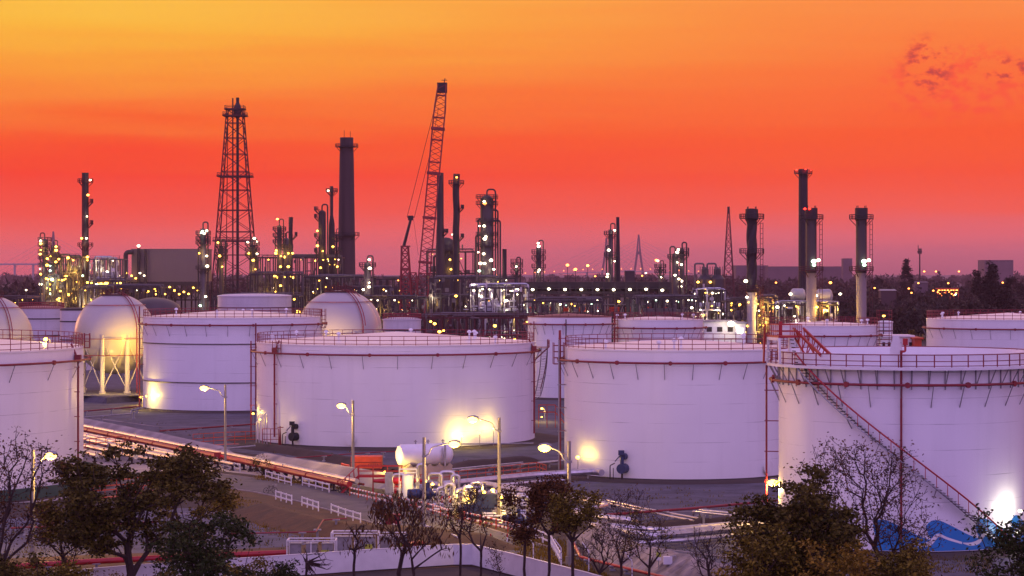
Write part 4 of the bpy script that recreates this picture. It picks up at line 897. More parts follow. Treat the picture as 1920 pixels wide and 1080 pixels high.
# --- exchangers 1300-1360
for px, lab in ((1322, 'round reactor head with lamps, left of the exchanger pair'), (1345, 'round reactor head at the right of the exchanger pair')):
    D = 780; s = D / F; c = H(px, 500, D); o = thing('reactor', (c.x, D, 0), lab, 'process vessel', 'pair of round reactors'); b = MB(); z = c.z
    b.lathe((0, 0, 0), [(1.6, 0), (1.6, z - 9), (2.6, z - 8), (2.6, z - 4), (1.2, z - 2.6), (1.2, z - .8), (0, z)], 16); b.build('vessel', M['vessel'], o, smooth=True)
    b = MB(); b.pipe([(-.5, -1, z - 1), (-.5, -1, z + 1), (-3.4, -1, z + 1), (-3.4, -1, 3)], .3, 8)
    for i in range(6): a = i * PI / 3; b.bar((1.6 * math.cos(a), 1.6 * math.sin(a), z - 3), (1.6 * math.cos(a), 1.6 * math.sin(a), z), .2)
    b.build('piping', M['plantl'], o); lamp(o, (-2.5, -3, z - 5), .45, 'y'); lamp(o, (-1, -3.2, z - 11.5), .4, 'w')
# horizontal drums at the feet of the right stacks
for px, py, D, rr, l, lab in ((1496, 553, 735, 2.0, 3, 'pinkish horizontal drum left of the collared stack foot'), (1545, 556, 730, 2.3, 3.5, 'copper lit horizontal drum right of the collared stack foot')):
    c = H(px, py, D); o = thing('horizontal_drum', (c.x, D, 0), lab, 'process vessel'); b = MB(); z = c.z
    b.lathe((-l / 2, 0, z), [(0, -1), (rr * .75, -.6), (rr, 0), (rr, l), (rr * .75, l + .6), (0, l + 1)], 20, axis='X'); b.build('drum_shell', M['sphere'], o, smooth=True)
    b = MB(); b.bar((-l / 3, 0, 0), (-l / 3, 0, z - rr * .8), .8); b.bar((l / 3, 0, 0), (l / 3, 0, z - rr * .8), .8); b.build('drum_saddles', M['plant'], o); lamp(o, (-rr - .6, -rr - 1, z + .3), .5, 'w'); lamp(o, (rr + 2.2, -rr - 1, z + .8), .45, 'w')
# --- crane
D = 820; s = D / F; base = H(784, 600, D); base.z = 0; o = thing('crawler_crane', base, 'tall red lattice crane with a leaning boom and cable stayed rear mast', 'crane')
b = MB(); P0 = Vector((0, 0, 3)); tip = H(829, 158, D) - base; ax = (tip - P0); n = 46; u = Vector((1, 0, -ax.x / ax.z)).normalized(); v = Vector((0, 1, 0))
def bw(t): return 1.9 * min(1, .25 + t * 4) * (1 if t < .9 else 1 - (t - .9) * 3)
for k in range(4):
    sx_, sy_ = (-1, 1, 1, -1)[k], (-1, -1, 1, 1)[k]; prev = None
    for i in range(n + 1):
        t = i / n; p = P0 + ax * t + u * sx_ * bw(t) + v * sy_ * bw(t)
        if prev is not None: b.bar(prev, p, .32)
        prev = p
for i in range(n):
    t, t2 = i / n, (i + 1) / n
    cs = [P0 + ax * q + u * a * bw(q) + v * c2 * bw(q) for q in (t, t2) for a, c2 in ((-1, -1), (1, -1), (1, 1), (-1, 1))]
    for k in range(4): j = (k + 1) % 4; b.bar(cs[k] if i % 2 else cs[j], cs[4 + (j if i % 2 else k)], .17); 
    if i % 4 == 0:
        for k in range(4): b.bar(cs[k], cs[(k + 1) % 4], .3)
    if i in (14, 22, 30, 38):
        for k in range(4): b.bar(cs[k], cs[(k + 1) % 4], .9)
b.build('boom', M['crane'], o)
b = MB(); b.box(tip + Vector((0, 0, -1.2)), (3.4, 2.6, 3.4)); b.bar(tip + Vector((.6, 0, 0)), tip + Vector((1, 0, 2)), .3); b.bar(tip + Vector((-.2, 0, 1.4)), tip + Vector((1.7, 0, 1.4)), .2); b.build('boom_head', M['dark'], o)
b = MB(); e = H(770, 412, D) - base; lo_ = H(757, 462, D) - base; b.bar(lo_, e, 1.1, n=8, r2=.8); b.box(e + Vector((0, 0, .6)), (1.8, 1.2, 1.6)); b.bar(e + Vector((-1.2, 0, .9)), e + Vector((1.3, 0, .9)), .35); b.build('rear_strut', M['dark'], o)
b = MB(); lattice(b, (lo_.x + 1.2, 0, 0), (lo_.x + .4, 0, lo_.z), 2.6, 1.1, 14, .4, x_brace=True); lattice(b, (lo_.x + 4.8, 0, 0), (lo_.x + 3.2, 0, lo_.z - 9), 1.6, 1.0, 10, .35)
for z in (lo_.z, lo_.z - 8, lo_.z - 18): b.box((lo_.x + .6, 0, z), (3.2, 3, .5))
b.build('rear_mast', M['crane'], o)
b = MB(); b.bar(e + Vector((-1.2, 0, 1)), tip + Vector((-1.5, 0, -4)), .16); b.bar(e + Vector((1.3, 0, 1)), (P0 + ax * .72) + Vector((-2, 0, 0)), .16); b.bar((P0 + ax * .72) + Vector((-2, 0, 0)), tip + Vector((-1.2, 0, -8)), .14); b.bar(e + Vector((1, 0, 0)), lo_ + Vector((5, 0, -3)), .08); b.build('stay_cables', M['darkred'], o)
b = MB(); b.box((-4, 0, 2.6), (14, 6, 3)); b.box((-4, -3, .8), (12, 1.6, 1.6)); b.box((-4, 3, .8), (12, 1.6, 1.6)); b.build('crane_body', M['redb'], o)
# --- distant lattice mast, telecom mast
D = 1500; c = H(1366, 392, D); o = thing('lattice_mast', (c.x, D, 0), 'distant slim lattice derrick left of the spiral finned stack', 'mast'); b = MB(); lattice(b, (0, 0, 0), (0, 0, c.z), 4.2, .5, 14, .3, ratio=.95); b.build('mast_frame', M['darkred'], o); b = MB(); b.bar((0, 0, c.z - 3), (0, 0, c.z + 1.5), 1.6, n=8); b.build('mast_head', M['dark'], o)
D = 1800; c = H(1724.5, 466, D); o = thing('telecom_mast', (c.x, D, 0), 'far telecom pole with clustered aerials on the right horizon', 'mast'); b = MB(); b.bar((0, 0, 0), (0, 0, c.z), 1.5, n=8, r2=.6); b.build('pole', M['dark'], o)
b = MB()
for i in range(5): a = i * 1.26; b.bar((1.3 * math.cos(a), 1.3 * math.sin(a), c.z - 4), (1.3 * math.cos(a), 1.3 * math.sin(a), c.z + (2.5 if i == 2 else 0)), .45)
b.bar((0, 0, c.z - 3), (0, 0, c.z - 2), 3.6, n=8); b.build('antenna', M['dark'], o)
# warning lamps on thin poles in the middle distance
for px, py, D, k, lab in ((1064, 497, 1300, 'o', 'orange warning lamp on a thin pole in the far middle'), (1079, 505, 1300, 'o', 'large orange lamp on a short far pole'), (1102, 498, 1400, 'y', 'yellow lamp on a far pole near the bridge'), (1557, 530, 900, 'o', 'orange lamp on a pole between the two collared stacks'), (928, 611, 560, 'y', 'yellow yard lamp behind the central tank right half'), (824, 622, 560, 'y', 'yellow yard lamp just above the central tank roof'), (815, 607, 600, 'y', 'small yellow yard lamp under the crane'), (1657, 592, 640, 'y', 'yellow yard lamp beside the small cream tank'), (1297, 577, 690, 'w', 'dazzling white floodlight on a pole below the reactor pair'), (855, 555, 700, 'y', 'yellow lamp on a pole in front of the open steel frame')):
    c = H(px, py, D); o = thing('yard_lamp', (c.x, D, 0), lab, 'lamp post', 'far yard lamps'); b = MB(); b.bar((0, .4, 0), (0, .4, c.z), .28, n=6); b.build('pole', M['plant'], o); lamp(o, (0, 0, c.z), {900: .6, 1300: .9, 1400: .8}.get(D, .42), k)
# ================================================================ foreground: street lamps
def street_lamp(px, pyt, pyb, lx, ly, label, watts=2500, r=.46, pw=.30):
    base = G(px, pyb); D = base.y; s = D / F; zt = EYE - (pyt - HY) * s; zl = EYE - (ly - HY) * s; dx = (lx - px) * s
    o = thing('street_lamp', base, label, 'street lamp', 'yard street lamps')
    b = MB(); b.bar((0, 0, 0), (0, 0, zt), pw * 1.25, n=12, r2=.72); b.bar((0, 0, 0), (0, 0, .9), pw * 1.9, n=10); b.build('pole', M['polec'], o, smooth=True)
    b = MB(); sd = 1 if dx > 0 else -1; za = zl - .9
    b.pipe([(0, -.1, za - .3), (sd * .5, -.1, za - .1), (sd * .75, -.1, za + .6), (dx * .96, -.1, zl + .22)], .065, 8, bend=.5); b.bar((-.2, -.1, za - .3), (.25, -.1, za - .3), .2); b.build('lamp_arm', M['grey'], o, smooth=True)
    b = MB(); b.lathe((dx - .55, -.1, zl + .22), [(0, 0), (.13, .05), (.24, .4), (.26, .8), (.14, 1.15), (0, 1.2)], 12, axis='X'); h = b.build('lamp_head', M['grey'], o, smooth=True)
    b = MB(); b.ball((dx, -.1, zl + .02), 1, 12, (r * 1.25, r, r * .75)); b.build('lamp_bulb', M['street'], o, smooth=True)
    point(o, (dx, -.1, zl - .55), watts, (1, .60, .14), .3); return o
street_lamp(422.5, 721, 878, 383, 728, 'street lamp on tall pole in front of the tank with the lower left glow', 2200)
street_lamp(662, 751, 893, 640, 761, 'street lamp on concrete pole in front of the left half of the central tank', 2600, pw=.34)
street_lamp(936, 783, 975, 886, 787, 'street lamp with long arm in front of the bright glow at the central tank foot', 2800, pw=.34)
street_lamp(795, 820, 992, 852, 833, 'street lamp whose long arm reaches right across the white horizontal vessel', 2800, pw=.34)
street_lamp(1067, 827, 1062, 1021, 840, 'street lamp rising through the brown leaved trees near the white gate rails', 1600, pw=.34)
street_lamp(62, 843, 1040, 95, 855, 'street lamp among bare branches in front of the far left tank', 3000, pw=.32)
street_lamp(1478, 893, 1010, 1449, 905, 'street lamp half buried in the dense tree between the two right tanks', 2400, pw=.30)
def yard_lamp(px, py, D, label, watts=600, r=.22, kind='y', post=True, z0=0, off=(0, 0, 0)):
    c = H(px, py, D); o = thing('yard_lamp', (c.x, D, z0), label, 'lamp post', 'small yard lamps'); b = MB(); b.pipe([(.5, .3, 0), (.5, .3, c.z - z0 - .1), (0, .1, c.z - z0 + .15)], .06, 6, bend=.3)
    b.build('post', M['grey'], o); lamp(o, (0, 0, c.z - z0), r, kind); point(o, off if off != (0, 0, 0) else (0, -.5, c.z - z0), watts, (1, .64, .12), .25); return o
yard_lamp(262, 745, 470, 'short lit yard lamp between the gas sphere and the tank with the lower left glow', 900)
yard_lamp(1016, 766, 420, 'short lit yard lamp in the gap right of the central tank, above the orange steps', 900)
yard_lamp(1034, 723, 520, 'short lit yard lamp highest in the gap right of the central tank', 700)
yard_lamp(86, 636, TL['T1'].D + 8, 'bright lamp on the roof of the far left tank', 500, z0=TL['T1'].h, r=.3)
yard_lamp(852, 905, 296, 'lamp over the beige plinth of the horizontal vessel', 300, r=.01) if False else None
def wall_light(T, px, z, dist, watts, label_parent, kind='y', r=.2, col=(1, .70, .12)):
    ph = T.phi(px); p = T.P(ph, T.R + dist, z); b = MB(); b.bar((p.x, p.y, 0), (p.x, p.y, z), .1, n=6); b.build('floodlight_post', M['grey'], T.root); lamp(T.root, p, r, kind, 'floodlight'); point(T.root, p + Vector((0, 0, .1)), watts, col, .15)
wall_light(TL['T3'], 882, 2.2, 1.5, 1500, '', r=.26); wall_light(TL['T3'], 852, 1.7, 1.4, 1000, '', r=.12); wall_light(TL['T3'], 907, 2.6, 1.3, 600, '', r=.14); wall_light(TL['T3'], 488, 4.3, .8, 350, '')  # smaller pair flanking the main floodlight is added to stretch its glow sideways
wall_light(TL['T4'], 1106, 2.6, 1.5, 1900, '', r=.26); wall_light(TL['T2'], 291, 2.6, 1.4, 1700, '', r=.12)
wall_light(TL['T5'], 1878, 3.8, 1.5, 900, '', kind='w', r=.2, col=(1, .93, .70)); wall_light(TL['T5'], 1868, 1.8, 1.7, 420, '', kind='w', r=.2, col=(1, .95, .8))
# ================================================================ pipes
def pline(label, pts, r, m='silver', name='pipeline', sup=6.0, cat='pipeline', group=None, supm='grey', n=10, bend=None, supw=.22):
    P = [G(*q[:2], q[2] if len(q) > 2 else 1.0) for q in pts]; c = Vector((P[0].x, P[0].y, 0)); o = thing(name, c, label, cat, group); P = [p - c for p in P]
    b = MB(); b.pipe(P, r, n, bend=bend); 
    for a, q in zip(P, P[1:]):
        L_ = (q - a).length
        if L_ > 8 and r > .12:
            k = 5.0
            while k < L_ - 2: d = (q - a).normalized(); p = a + d * k; b.bar(p - d * .09, p + d * .09, r * 2.35, n=n); k += 9
    b.build('pipe', M[m], o, smooth=True)
    if sup:
        it = []
        for a, q in zip(P, P[1:]):
            L_ = (Vector((q.x, q.y, 0)) - Vector((a.x, a.y, 0))).length; k = 1.5
            while k < L_ - .5:
                p = a.lerp(q, k / L_)
                if p.z - r > .15: it.append((p.x, p.y, p.z - r * .8, supw))
                k += sup
        supports(o, it, supm)
    return o
A = G(153, 806, 1.0); B_ = G(343, 845, 1.0); Cc = G(460, 868, 1.0); Dd = G(500, 877, 1.0); E = G(655, 911, 1.0)
base_pts = [A + (A - B_) * .8, A, B_, Cc, Dd, E]
def runline(off, z, r, m, label, cut=None, name='pipeline', ext=None):
    P = offset(base_pts, off); P = [Vector((p.x, p.y, z)) for p in P]
    if cut: P = P[:cut[0]] + ([P[cut[0] - 1].lerp(P[cut[0]], cut[1])] if cut[1] else [])
    c = Vector((P[0].x, P[0].y, 0)); o = thing(name, c, label, 'pipeline', 'pipes along the yard road'); P = [p - c for p in P]
    b = MB(); b.pipe(P, r, 10, bend=1.0)
    for a, q in zip(P, P[1:]):
        L_ = (q - a).length; k = 4; d = (q - a).normalized()
        while k < L_: p = a + d * k; b.bar(p - d * .08, p + d * .08, r * 2.4, n=10); k += 11
    b.build('pipe', M[m], o, smooth=True); it = []
    for a, q in zip(P, P[1:]):
        L_ = (q - a).length; k = 2
        while k < L_: p = a.lerp(q, k / L_); it.append((p.x, p.y, z - r * .8, .25)); k += 5.5
    supports(o, it, 'dark'); return o
runline(0, 1.15, .36, 'redb', 'thick bright red fire main running beside the road')
runline(.95, 1.5, .30, 'silver', 'silver pipe running just above and behind the thick red fire main')
runline(1.8, 1.1, .14, 'red', 'thin red pipe along the foot of the concrete embankment')
runline(-1.6, .9, .2, 'silver', 'thin silver pipe nearest below the red fire main', (4, 0))
for k, (of, z, r_, nm) in enumerate(((-3.4, 1.0, .34, 'second'), (-5.0, .9, .26, 'third'), (-6.6, 1.2, .40, 'fourth'), (-8.3, .8, .28, 'fifth'), (-9.9, 1.1, .36, 'sixth'), (-11.6, .8, .3, 'seventh'), (-13.4, 1.0, .36, 'eighth'))):
    runline(of, z, r_, 'silver', '%s silver pipe below the red fire main, behind the left trees' % nm, (3, .85 - k * .12))
pline('red pipe on posts across the gravel behind the left embankment', [(300, 808, 1.6), (480, 795, 1.6)], .13, 'red', sup=7)
pline('orange red pipe crossing low in front of the gas sphere', [(100, 776, 1.2), (262, 762, 1.2)], .13, 'red', sup=8)
pline('pale pipe on posts in front of the glow at the left tank foot', [(60, 790, 1.0), (245, 776, 1.0), (246, 769, 1.6), (272, 764, 1.6)], .12, 'grey', sup=8)
pline('grey pipe under the orange railed walkway behind the embankment', [(360, 847, 1.2), (478, 836, 1.2)], .14, 'grey', sup=6)
pline('dark red pipe crossing the soil behind the orange container', [(420, 868, .8), (700, 848, .8), (760, 846, .8)], .08, 'red', sup=8)
pline('pair forming grey pipe in the yard right of the horizontal vessel, upper line', [(845, 880, 1.2), (980, 867, 1.2)], .1, 'silver', sup=6)
pline('thick grey pipe in the yard right of the horizontal vessel, under the thinner line', [(845, 884, .9), (1060, 864, .9)], .2, 'silver', sup=6)
pline('silver pipe passing in front of the orange railed walkway', [(800, 911, 1.0), (1000, 891, 1.0), (1115, 884, 1.0), (1128, 886, 1.0)], .42, 'silver', sup=7)
pline('thinner silver pipe below the walkway pipe', [(860, 917, .8), (1010, 903, .8), (1060, 900, .8)], .2, 'silver', sup=7)
for k in range(3): pline(('topmost', 'middle', 'lowest')[k] + ' of three silver pipes slanting down behind the brown leaved trees', [(900 + k * 14, 904 + k * 5, 1.2), (1075 + k * 8, 929 + k * 4, 1.2), (1133 + k * 3, 941 + k * 3, 1.2)] + ([(1120, 952, 1.2), (1060, 957, 1.2)] if k == 2 else []), .22, 'silver', sup=6, group='three slanting silver pipes')
pline('slim silver pipe pair continuing right across the gravel, upper', [(1138, 938, .8), (1200, 952, .8), (1310, 972, .8)], .12, 'silver', sup=6)
pline('slim silver pipe pair continuing right across the gravel, lower', [(1138, 943, .8), (1200, 957, .8), (1300, 976, .8)], .12, 'silver', sup=6)
pline('long red pipe sloping up to the right across the pale gravel', [(1100, 968, 1.0), (1300, 953, 1.0), (1440, 940, 1.0), (1540, 932, 1.0)], .14, 'red', sup=9)
pline('short raised silver pipe loop beside the dense right tree, upper', [(1312, 968, .3), (1312, 956, 1.6), (1430, 968, 1.6)], .12, 'silver', sup=6)
pline('short raised silver pipe loop beside the dense right tree, lower', [(1300, 970, .3), (1300, 959, 1.6), (1440, 974, 1.6)], .12, 'silver', sup=6)
pline('thick silver pipe from the pump yard bending behind the bare trees', [(1040, 955, 1.6), (1095, 966, 1.6), (1180, 975, 1.6), (1192, 980, 1.2)], .33, 'silver', sup=6)
pline('thick silver pipe curving right behind the rough embankment', [(1110, 984, 1.4), (1165, 996, 1.3), (1205, 1006, 1.2), (1260, 1001, 1.2), (1470, 981, 1.2)], .42, 'silver', sup=7, bend=2.5)
pline('silver pipe just behind the thick curving one', [(1120, 983, 1.5), (1192, 990, 1.4), (1240, 994, 1.3), (1470, 974, 1.3)], .26, 'silver', sup=7, bend=2)
pline('lower thin silver pipe resting on short stands on the gravel', [(1160, 1020, .7), (1280, 1013, .7), (1500, 992, .7)], .2, 'silver', sup=7)
pline('bright red pipe turning the corner below the rough embankment', [(1072, 1012, .5), (1088, 1044, .5), (1160, 1062, .5), (1300, 1095, .5)], .13, 'redb', sup=5)
pline('fat red pipe lying behind the left part of the white wall', [(-60, 1068, .7), (60, 1060, .7), (150, 1054, .7), (300, 1046, .7), (536, 1036, .7)], .26, 'redb', sup=5)
pline('fat red pipe ending in a bend behind the wall right of the cages', [(755, 1024, .6), (788, 1017, .6), (794, 1020, .2)], .24, 'redb', sup=4)
pline('thin rust pipe bent over the dry grass slope', [(420, 1001, 1.2), (592, 997, 1.2), (606, 975, 1.6), (650, 972, 1.6)], .07, 'red', sup=6)
pline('thin red pipe low across the left gravel yard', [(20, 990, .8), (180, 985, .8), (300, 978, .8)], .1, 'red', sup=6)
pline('long overhead grey pipe along the foot of the central tank', [(752, 850, .2), (752, 834, 4.2), (1000, 831, 4.2)], .09, 'grey', sup=0)
# ================================================================ rails, fences, walkways
def railing(label, pts, m='whitep', hgt=1.1, rails=(.42, .98), post=2.4, w=.11, name='guard_rail', cat='guard rail', group=None, stripes=None, deck=None, rw=.09, z0=0):
    P = [G(px, py) for px, py in pts]; c = P[0].copy(); o = thing(name, c, label, cat, group); P = [p - c + Vector((0, 0, z0)) for p in P]; FP = []
    for a, q in zip(P, P[1:]):
        k = max(1, round((q - a).length / post)); FP += [a.lerp(q, i / k) for i in range(k)]
    FP.append(P[-1]); pm_ = 'orange' if stripes else m
    for p in FP:
        b = MB(); b.bar((p.x, p.y, 0), (p.x, p.y, hgt + z0 if True else 0), w); b.build('post', M[pm_], o)
    for hh in rails:
        b = MB(); bs = MB()
        for a, q in zip(FP, FP[1:]):
            a2, q2 = a + Vector((0, -.07, hh)), q + Vector((0, -.07, hh))
            if stripes:
                ns = 6
                for i in range(ns): (b if i % 2 else bs).bar(a2.lerp(q2, i / ns), a2.lerp(q2, (i + 1) / ns), rw * 2.3, n=6)
            else: b.bar(a2, q2, rw * 1.0, rw * 1.5)
        r_ = b.build('rail', M['whitep' if stripes else m], o)
        if stripes: bs.build('red_stripes', M['redb'], r_)
    if deck:
        b = MB()
        for a, q in zip(FP, FP[1:]): b.bar(a + Vector((0, .5, 0)), q + Vector((0, .5, 0)), 1.0, .12)
        b.build('deck', M[m], o)
    return o
gu = 'white two rail fences beside the road'
for k, (pts, lab) in enumerate((([(498, 898), (522, 905), (546, 911)], 'leftmost white fence on the pipe side of the road'), ([(567, 911), (592, 917), (617, 924)], 'second white fence from the left on the pipe side of the road'),
    ([(517, 937), (547, 946)], 'leftmost short white fence on the grass side of the road'), ([(566, 949), (597, 959)], 'second short white fence on the grass side of the road'), ([(621, 963), (648, 973), (676, 981)], 'white fence on the grass side, left of the red fire box'),
    ([(705, 986), (735, 1000), (762, 1012)], 'white fence running behind the red fire box'), ([(798, 1004), (826, 1014), (858, 1025)], 'white fence behind the bare forked tree, right of the red fire box'),
    ([(410, 876), (450, 885)], 'short white rail beside the red hydrant cabinet'))): railing(lab, pts, group=gu)
railing('white gate fence bending towards the viewer near the brown leaved trees', [(990, 1007), (1004, 1012), (1032, 1024), (1040, 1038), (1052, 1060)], group=gu, w=.16)
railing('red and white striped barrier with orange posts, left of the street lamp pole', [(656, 930), (705, 942), (735, 948)], stripes=True, group='striped road barriers', w=.14, post=3.4)
railing('red and white striped barrier passing behind the long armed street lamp', [(748, 950), (780, 956), (812, 964), (840, 974)], stripes=True, group='striped road barriers', w=.14, post=3.4)
railing('red and white striped barrier at right, below the blue skid tank', [(870, 978), (900, 985), (930, 992), (975, 1004)], stripes=True, group='striped road barriers', w=.12, post=3.4)
railing('long orange railed walkway from the vessel plinth to the right tank steps', [(752, 918), (860, 908), (960, 896), (1006, 890), (1024, 896)], 'orange', 1.6, (.55, 1.05, 1.6), 1.8, .07, 'walkway', 'walkway', deck=True, z0=.0, rw=.06)
railing('orange railed walkway behind the left concrete embankment', [(362, 838), (420, 834), (480, 832)], 'orange', 1.9, (.7, 1.2, 1.9), 1.9, .07, 'walkway', 'walkway', deck=True, rw=.06)
railing('orange footbridge over the silver pipes at far left', [(120, 858), (180, 850), (235, 846)], 'orange', 2.2, (1.0, 1.5, 2.2), 1.8, .09, 'walkway', 'walkway', deck=True, rw=.08)
railing('orange lit railing seen through the left trees', [(175, 935), (240, 930), (310, 918)], 'orange', 2.0, (.9, 1.4, 2.0), 1.8, .08, 'walkway', 'walkway', deck=True, rw=.08)
# red step-over bridge by barrier
c = G(672, 925); o = thing('crossover_steps', c, 'red step over bridge with handrails at the end of the red fire main', 'steps'); b = MB()
for y in (0, 1.1):
    b.bar((-2.0, y, 0), (0, y, 2.0), .12, .25); b.bar((0, y, 2.0), (3.4, y, 2.0), .12, .25); b.bar((-2.3, y, 1.1), (-.1, y, 3.2), .08); b.bar((-.1, y, 3.2), (5.2, y, 3.2), .08); b.bar((-.1, y, 2.6), (5.2, y, 2.6), .06)
    for i in range(5): b.bar((-1.9 + i * .48, y, .1 + i * .48), (-2.1 + i * .48, y, 1.3 + i * .48), .06)
    for i in range(4): b.bar((i * 1.7, y, 0), (i * 1.7, y, 3.2), .09)
b.build('handrails', M['redb'], o); b = MB()
for i in range(8): b.box((-1.9 + i * .26, .55, .15 + i * .25), (.26, 1.0, .05))
b.box((2.5, .55, 2.02), (5.2, 1.0, .06)); b.build('treads', M['redb'], o)
b = MB(); b.lathe((4.6, -.4, 1.5), [(.2, -2.8), (.34, -1.2), (.46, 0), (.34, 1.4), (.12, 3.4)], 8, axis='X'); b.bar((4.4, -.4, 0), (4.4, -.4, 1.5), .3); b.bar((3.5, -.4, .8), (5.2, -.4, .8), .4, n=8); b.build('red_manifold', M['redb'], o)
# orange steps in the gap
c = G(1010, 802); o = thing('access_steps', c, 'orange railed steps in the gap right of the central tank', 'steps'); b = MB()
for y in (0, 1.2):
    b.bar((0, y, 2.6), (2.8, y, 2.6), .1); b.bar((2.8, y, 2.6), (4.8, y, .2), .1); b.bar((0, y, 3.8), (2.8, y, 3.8), .09); b.bar((2.8, y, 3.8), (4.9, y, 1.3), .09)
    for x in (0, 1.4, 2.8): b.bar((x, y, 0), (x, y, 3.8), .1)
for i in range(8): b.box((3.0 + i * .25, .6, 2.4 - i * .3), (.25, 1.2, .05))
b.build('stair_frame', M['orange'], o); lamp(o, (.5, -.2, 1.8), .14, 'y')
# ================================================================ objects on the yards
def fire_box(px, py, w_, h_, label, m='redb', legs=True):
    c = G(px, py); s = c.y / F; o = thing('fire_cabinet', c, label, 'fire cabinet'); W_, H_ = w_ * s, h_ * s
    b = MB(); b.box((0, 0, H_ * .62), (W_, .7, H_ * .76)); b.box((0, 0, H_ * 1.02), (W_ * 1.08, .85, .06)); b.build('cabinet', M[m], o)
    b = MB(); b.box((-W_ * .24, -.37, H_ * .62), (W_ * .44, .03, H_ * .66)); b.box((W_ * .24, -.37, H_ * .62), (W_ * .44, .03, H_ * .66)); d = b.build('doors', M['red'], o)
    b = MB(); b.box((-.06, -.4, H_ * .62), (.05, .05, .2)); b.box((.06, -.4, H_ * .62), (.05, .05, .2)); b.build('handle', M['grey'], d)
    for x in (-1, 1): b = MB(); b.bar((x * W_ * .42, 0, 0), (x * W_ * .42, 0, H_ * .3), .08); b.build('leg', M[m], o)
    return o
fire_box(408, 873, 12, 24, 'small upright red hydrant cabinet beside the road street lamp')
fire_box(736, 999, 27, 34, 'wide red fire cabinet behind the bare forked tree')
fire_box(1041, 998, 11, 16, 'small red cabinet behind the brown leaved trees')
# orange skip
c = G(688, 886); o = thing('skid_container', c, 'rust orange container skid with dark stencilled marks on the dark soil', 'container'); s = c.y / F
b = MB(); W_ = 58 * s; b.box((0, 0, 1.35), (W_, 2.4, 1.5)); b.box((0, 0, 2.12), (W_ * .98, 2.3, .1)); b.build('body', M['orange'], o)
b = MB(); b.box((0, -1.21, 1.42), (W_, .04, .06)); b.box((0, -1.2, .5), (W_ * .9, .3, .3)); b.box((0, 0, .4), (W_ * .8, 1.6, .4)); b.build('chassis', M['darkred'], o)
b = MB(); x = .3
for k, g in enumerate('ITFRIN'):   # stencil strokes as they read from here
    def st(x0, z0, x1, z1): b.bar((x + x0 * .3, -1.215, 1.22 + z0 * .42 - .4), (x + x1 * .3, -1.215, 1.22 + z1 * .42 - .4), .05, .02)
    st(0, 0, 0, 1)
    if g in 'TFR': st(0, 1, .7, 1)
    if g in 'FR': st(0, .5, .6, .5)
    if g in 'RN': st(.7, .5 if g == 'R' else 0, .7, 1)
    x += .3
b.build('stencil_marks', M['black'], o)
c = G(647, 892); o = thing('tool_locker', c, 'small slanted orange box left of the rust orange container', 'box'); b = MB(); b.add([(-.5, 0, 0), (.5, 0, 0), (.5, 1, 0), (-.5, 1, 0), (-.5, 0, 1.6), (.5, 0, 1.3), (.5, 1, 1.3), (-.5, 1, 1.6)], [(0, 1, 2, 3), (4, 7, 6, 5), (0, 4, 5, 1), (1, 5, 6, 2), (2, 6, 7, 3), (3, 7, 4, 0)]); b.build('body', M['orange'], o); b = MB(); b.bar((-.4, -.02, .8), (.4, -.02, .75), .05); b.build('latch_bar', M['darkred'], o)
# horizontal vessel on plinth
c = G(797, 909); s = c.y / F; o = thing('horizontal_vessel', c, 'white horizontal vessel with glowing left end on a beige plinth', 'storage vessel'); R = 20.5 * s; zc = EYE - (854 - HY) * s; L2 = 50 * s; ang = .40
b = MB(); b.lathe((0, 0, 0), [(0, -L2 - .5), (R * .55, -L2 - .42), (R * .88, -L2 - .2), (R, -L2 + .15), (R, L2 - .6), (R * .88, L2 - .2), (R * .5, L2 + .15), (0, L2 + .25)], 40, axis='X')
v = b.build('shell', M['whitep'], o, smooth=True, loc=(0, 1.5, zc)); v.rotation_euler = (0, 0, ang)
b = MB(); b.box((0, 1.5, (zc - R) / 2), (L2 * 1.85, 2.6, zc - R - .1), rz=ang)
b.build('plinth', M['beige'], o)
b = MB(); ca, sa = math.cos(ang), math.sin(ang)
def vr(x, y): return (x * ca - y * sa, 1.5 + x * sa + y * ca)
for k in range(5):
    x = -L2 * .75 + k * L2 * .4; q = [(*vr(x - .4, -1.2), zc - R * 1.08), (*vr(x + .4, -1.2), zc - R * 1.08), (*vr(x, -1.2), zc - R * .72), (*vr(x - .4, 1.2), zc - R * 1.08), (*vr(x + .4, 1.2), zc - R * 1.08), (*vr(x, 1.2), zc - R * .72)]
    b.add(q, [(0, 1, 2), (5, 4, 3), (0, 3, 4, 1), (1, 4, 5, 2), (2, 5, 3, 0)])
b.build('saddles', M['beige'], o)
b = MB(); fx, fy = vr(L2 * .62, -R - .12); b.bar((fx, fy, zc - R), (fx, fy, zc + R), .22); fx, fy = vr(L2 * .5, -R - .12); b.bar((fx, fy, zc - R * .7), (fx, fy, zc + R * .7), .1)
for x in (-L2 * .4, L2 * .1, L2 * .7): fx, fy = vr(x, 0); b.bar((fx, fy, zc + R - .1), (fx, fy, zc + R + .5), .16); b.bar((fx - .2, fy, zc + R + .3), (fx + .2, fy, zc + R + .3), .1)
b.build('fittings', M['grey'], o); ex, ey = -L2 * math.cos(ang), 1.5 - L2 * math.sin(ang); point(o, (ex - 1.6, ey - 1.6, zc - .5), 900, (1, .66, .12), .2); lamp(o, (ex - 1.9, ey - 1.2, zc - 1.9), .12, 'y'); point(o, (-L2 * .8, -1.6, 1.6), 160, (1, .72, .16), .2)
b = MB(); pts_v = [(-L2 * .72, 1, 0), (-L2 * .72, 1, 0)]
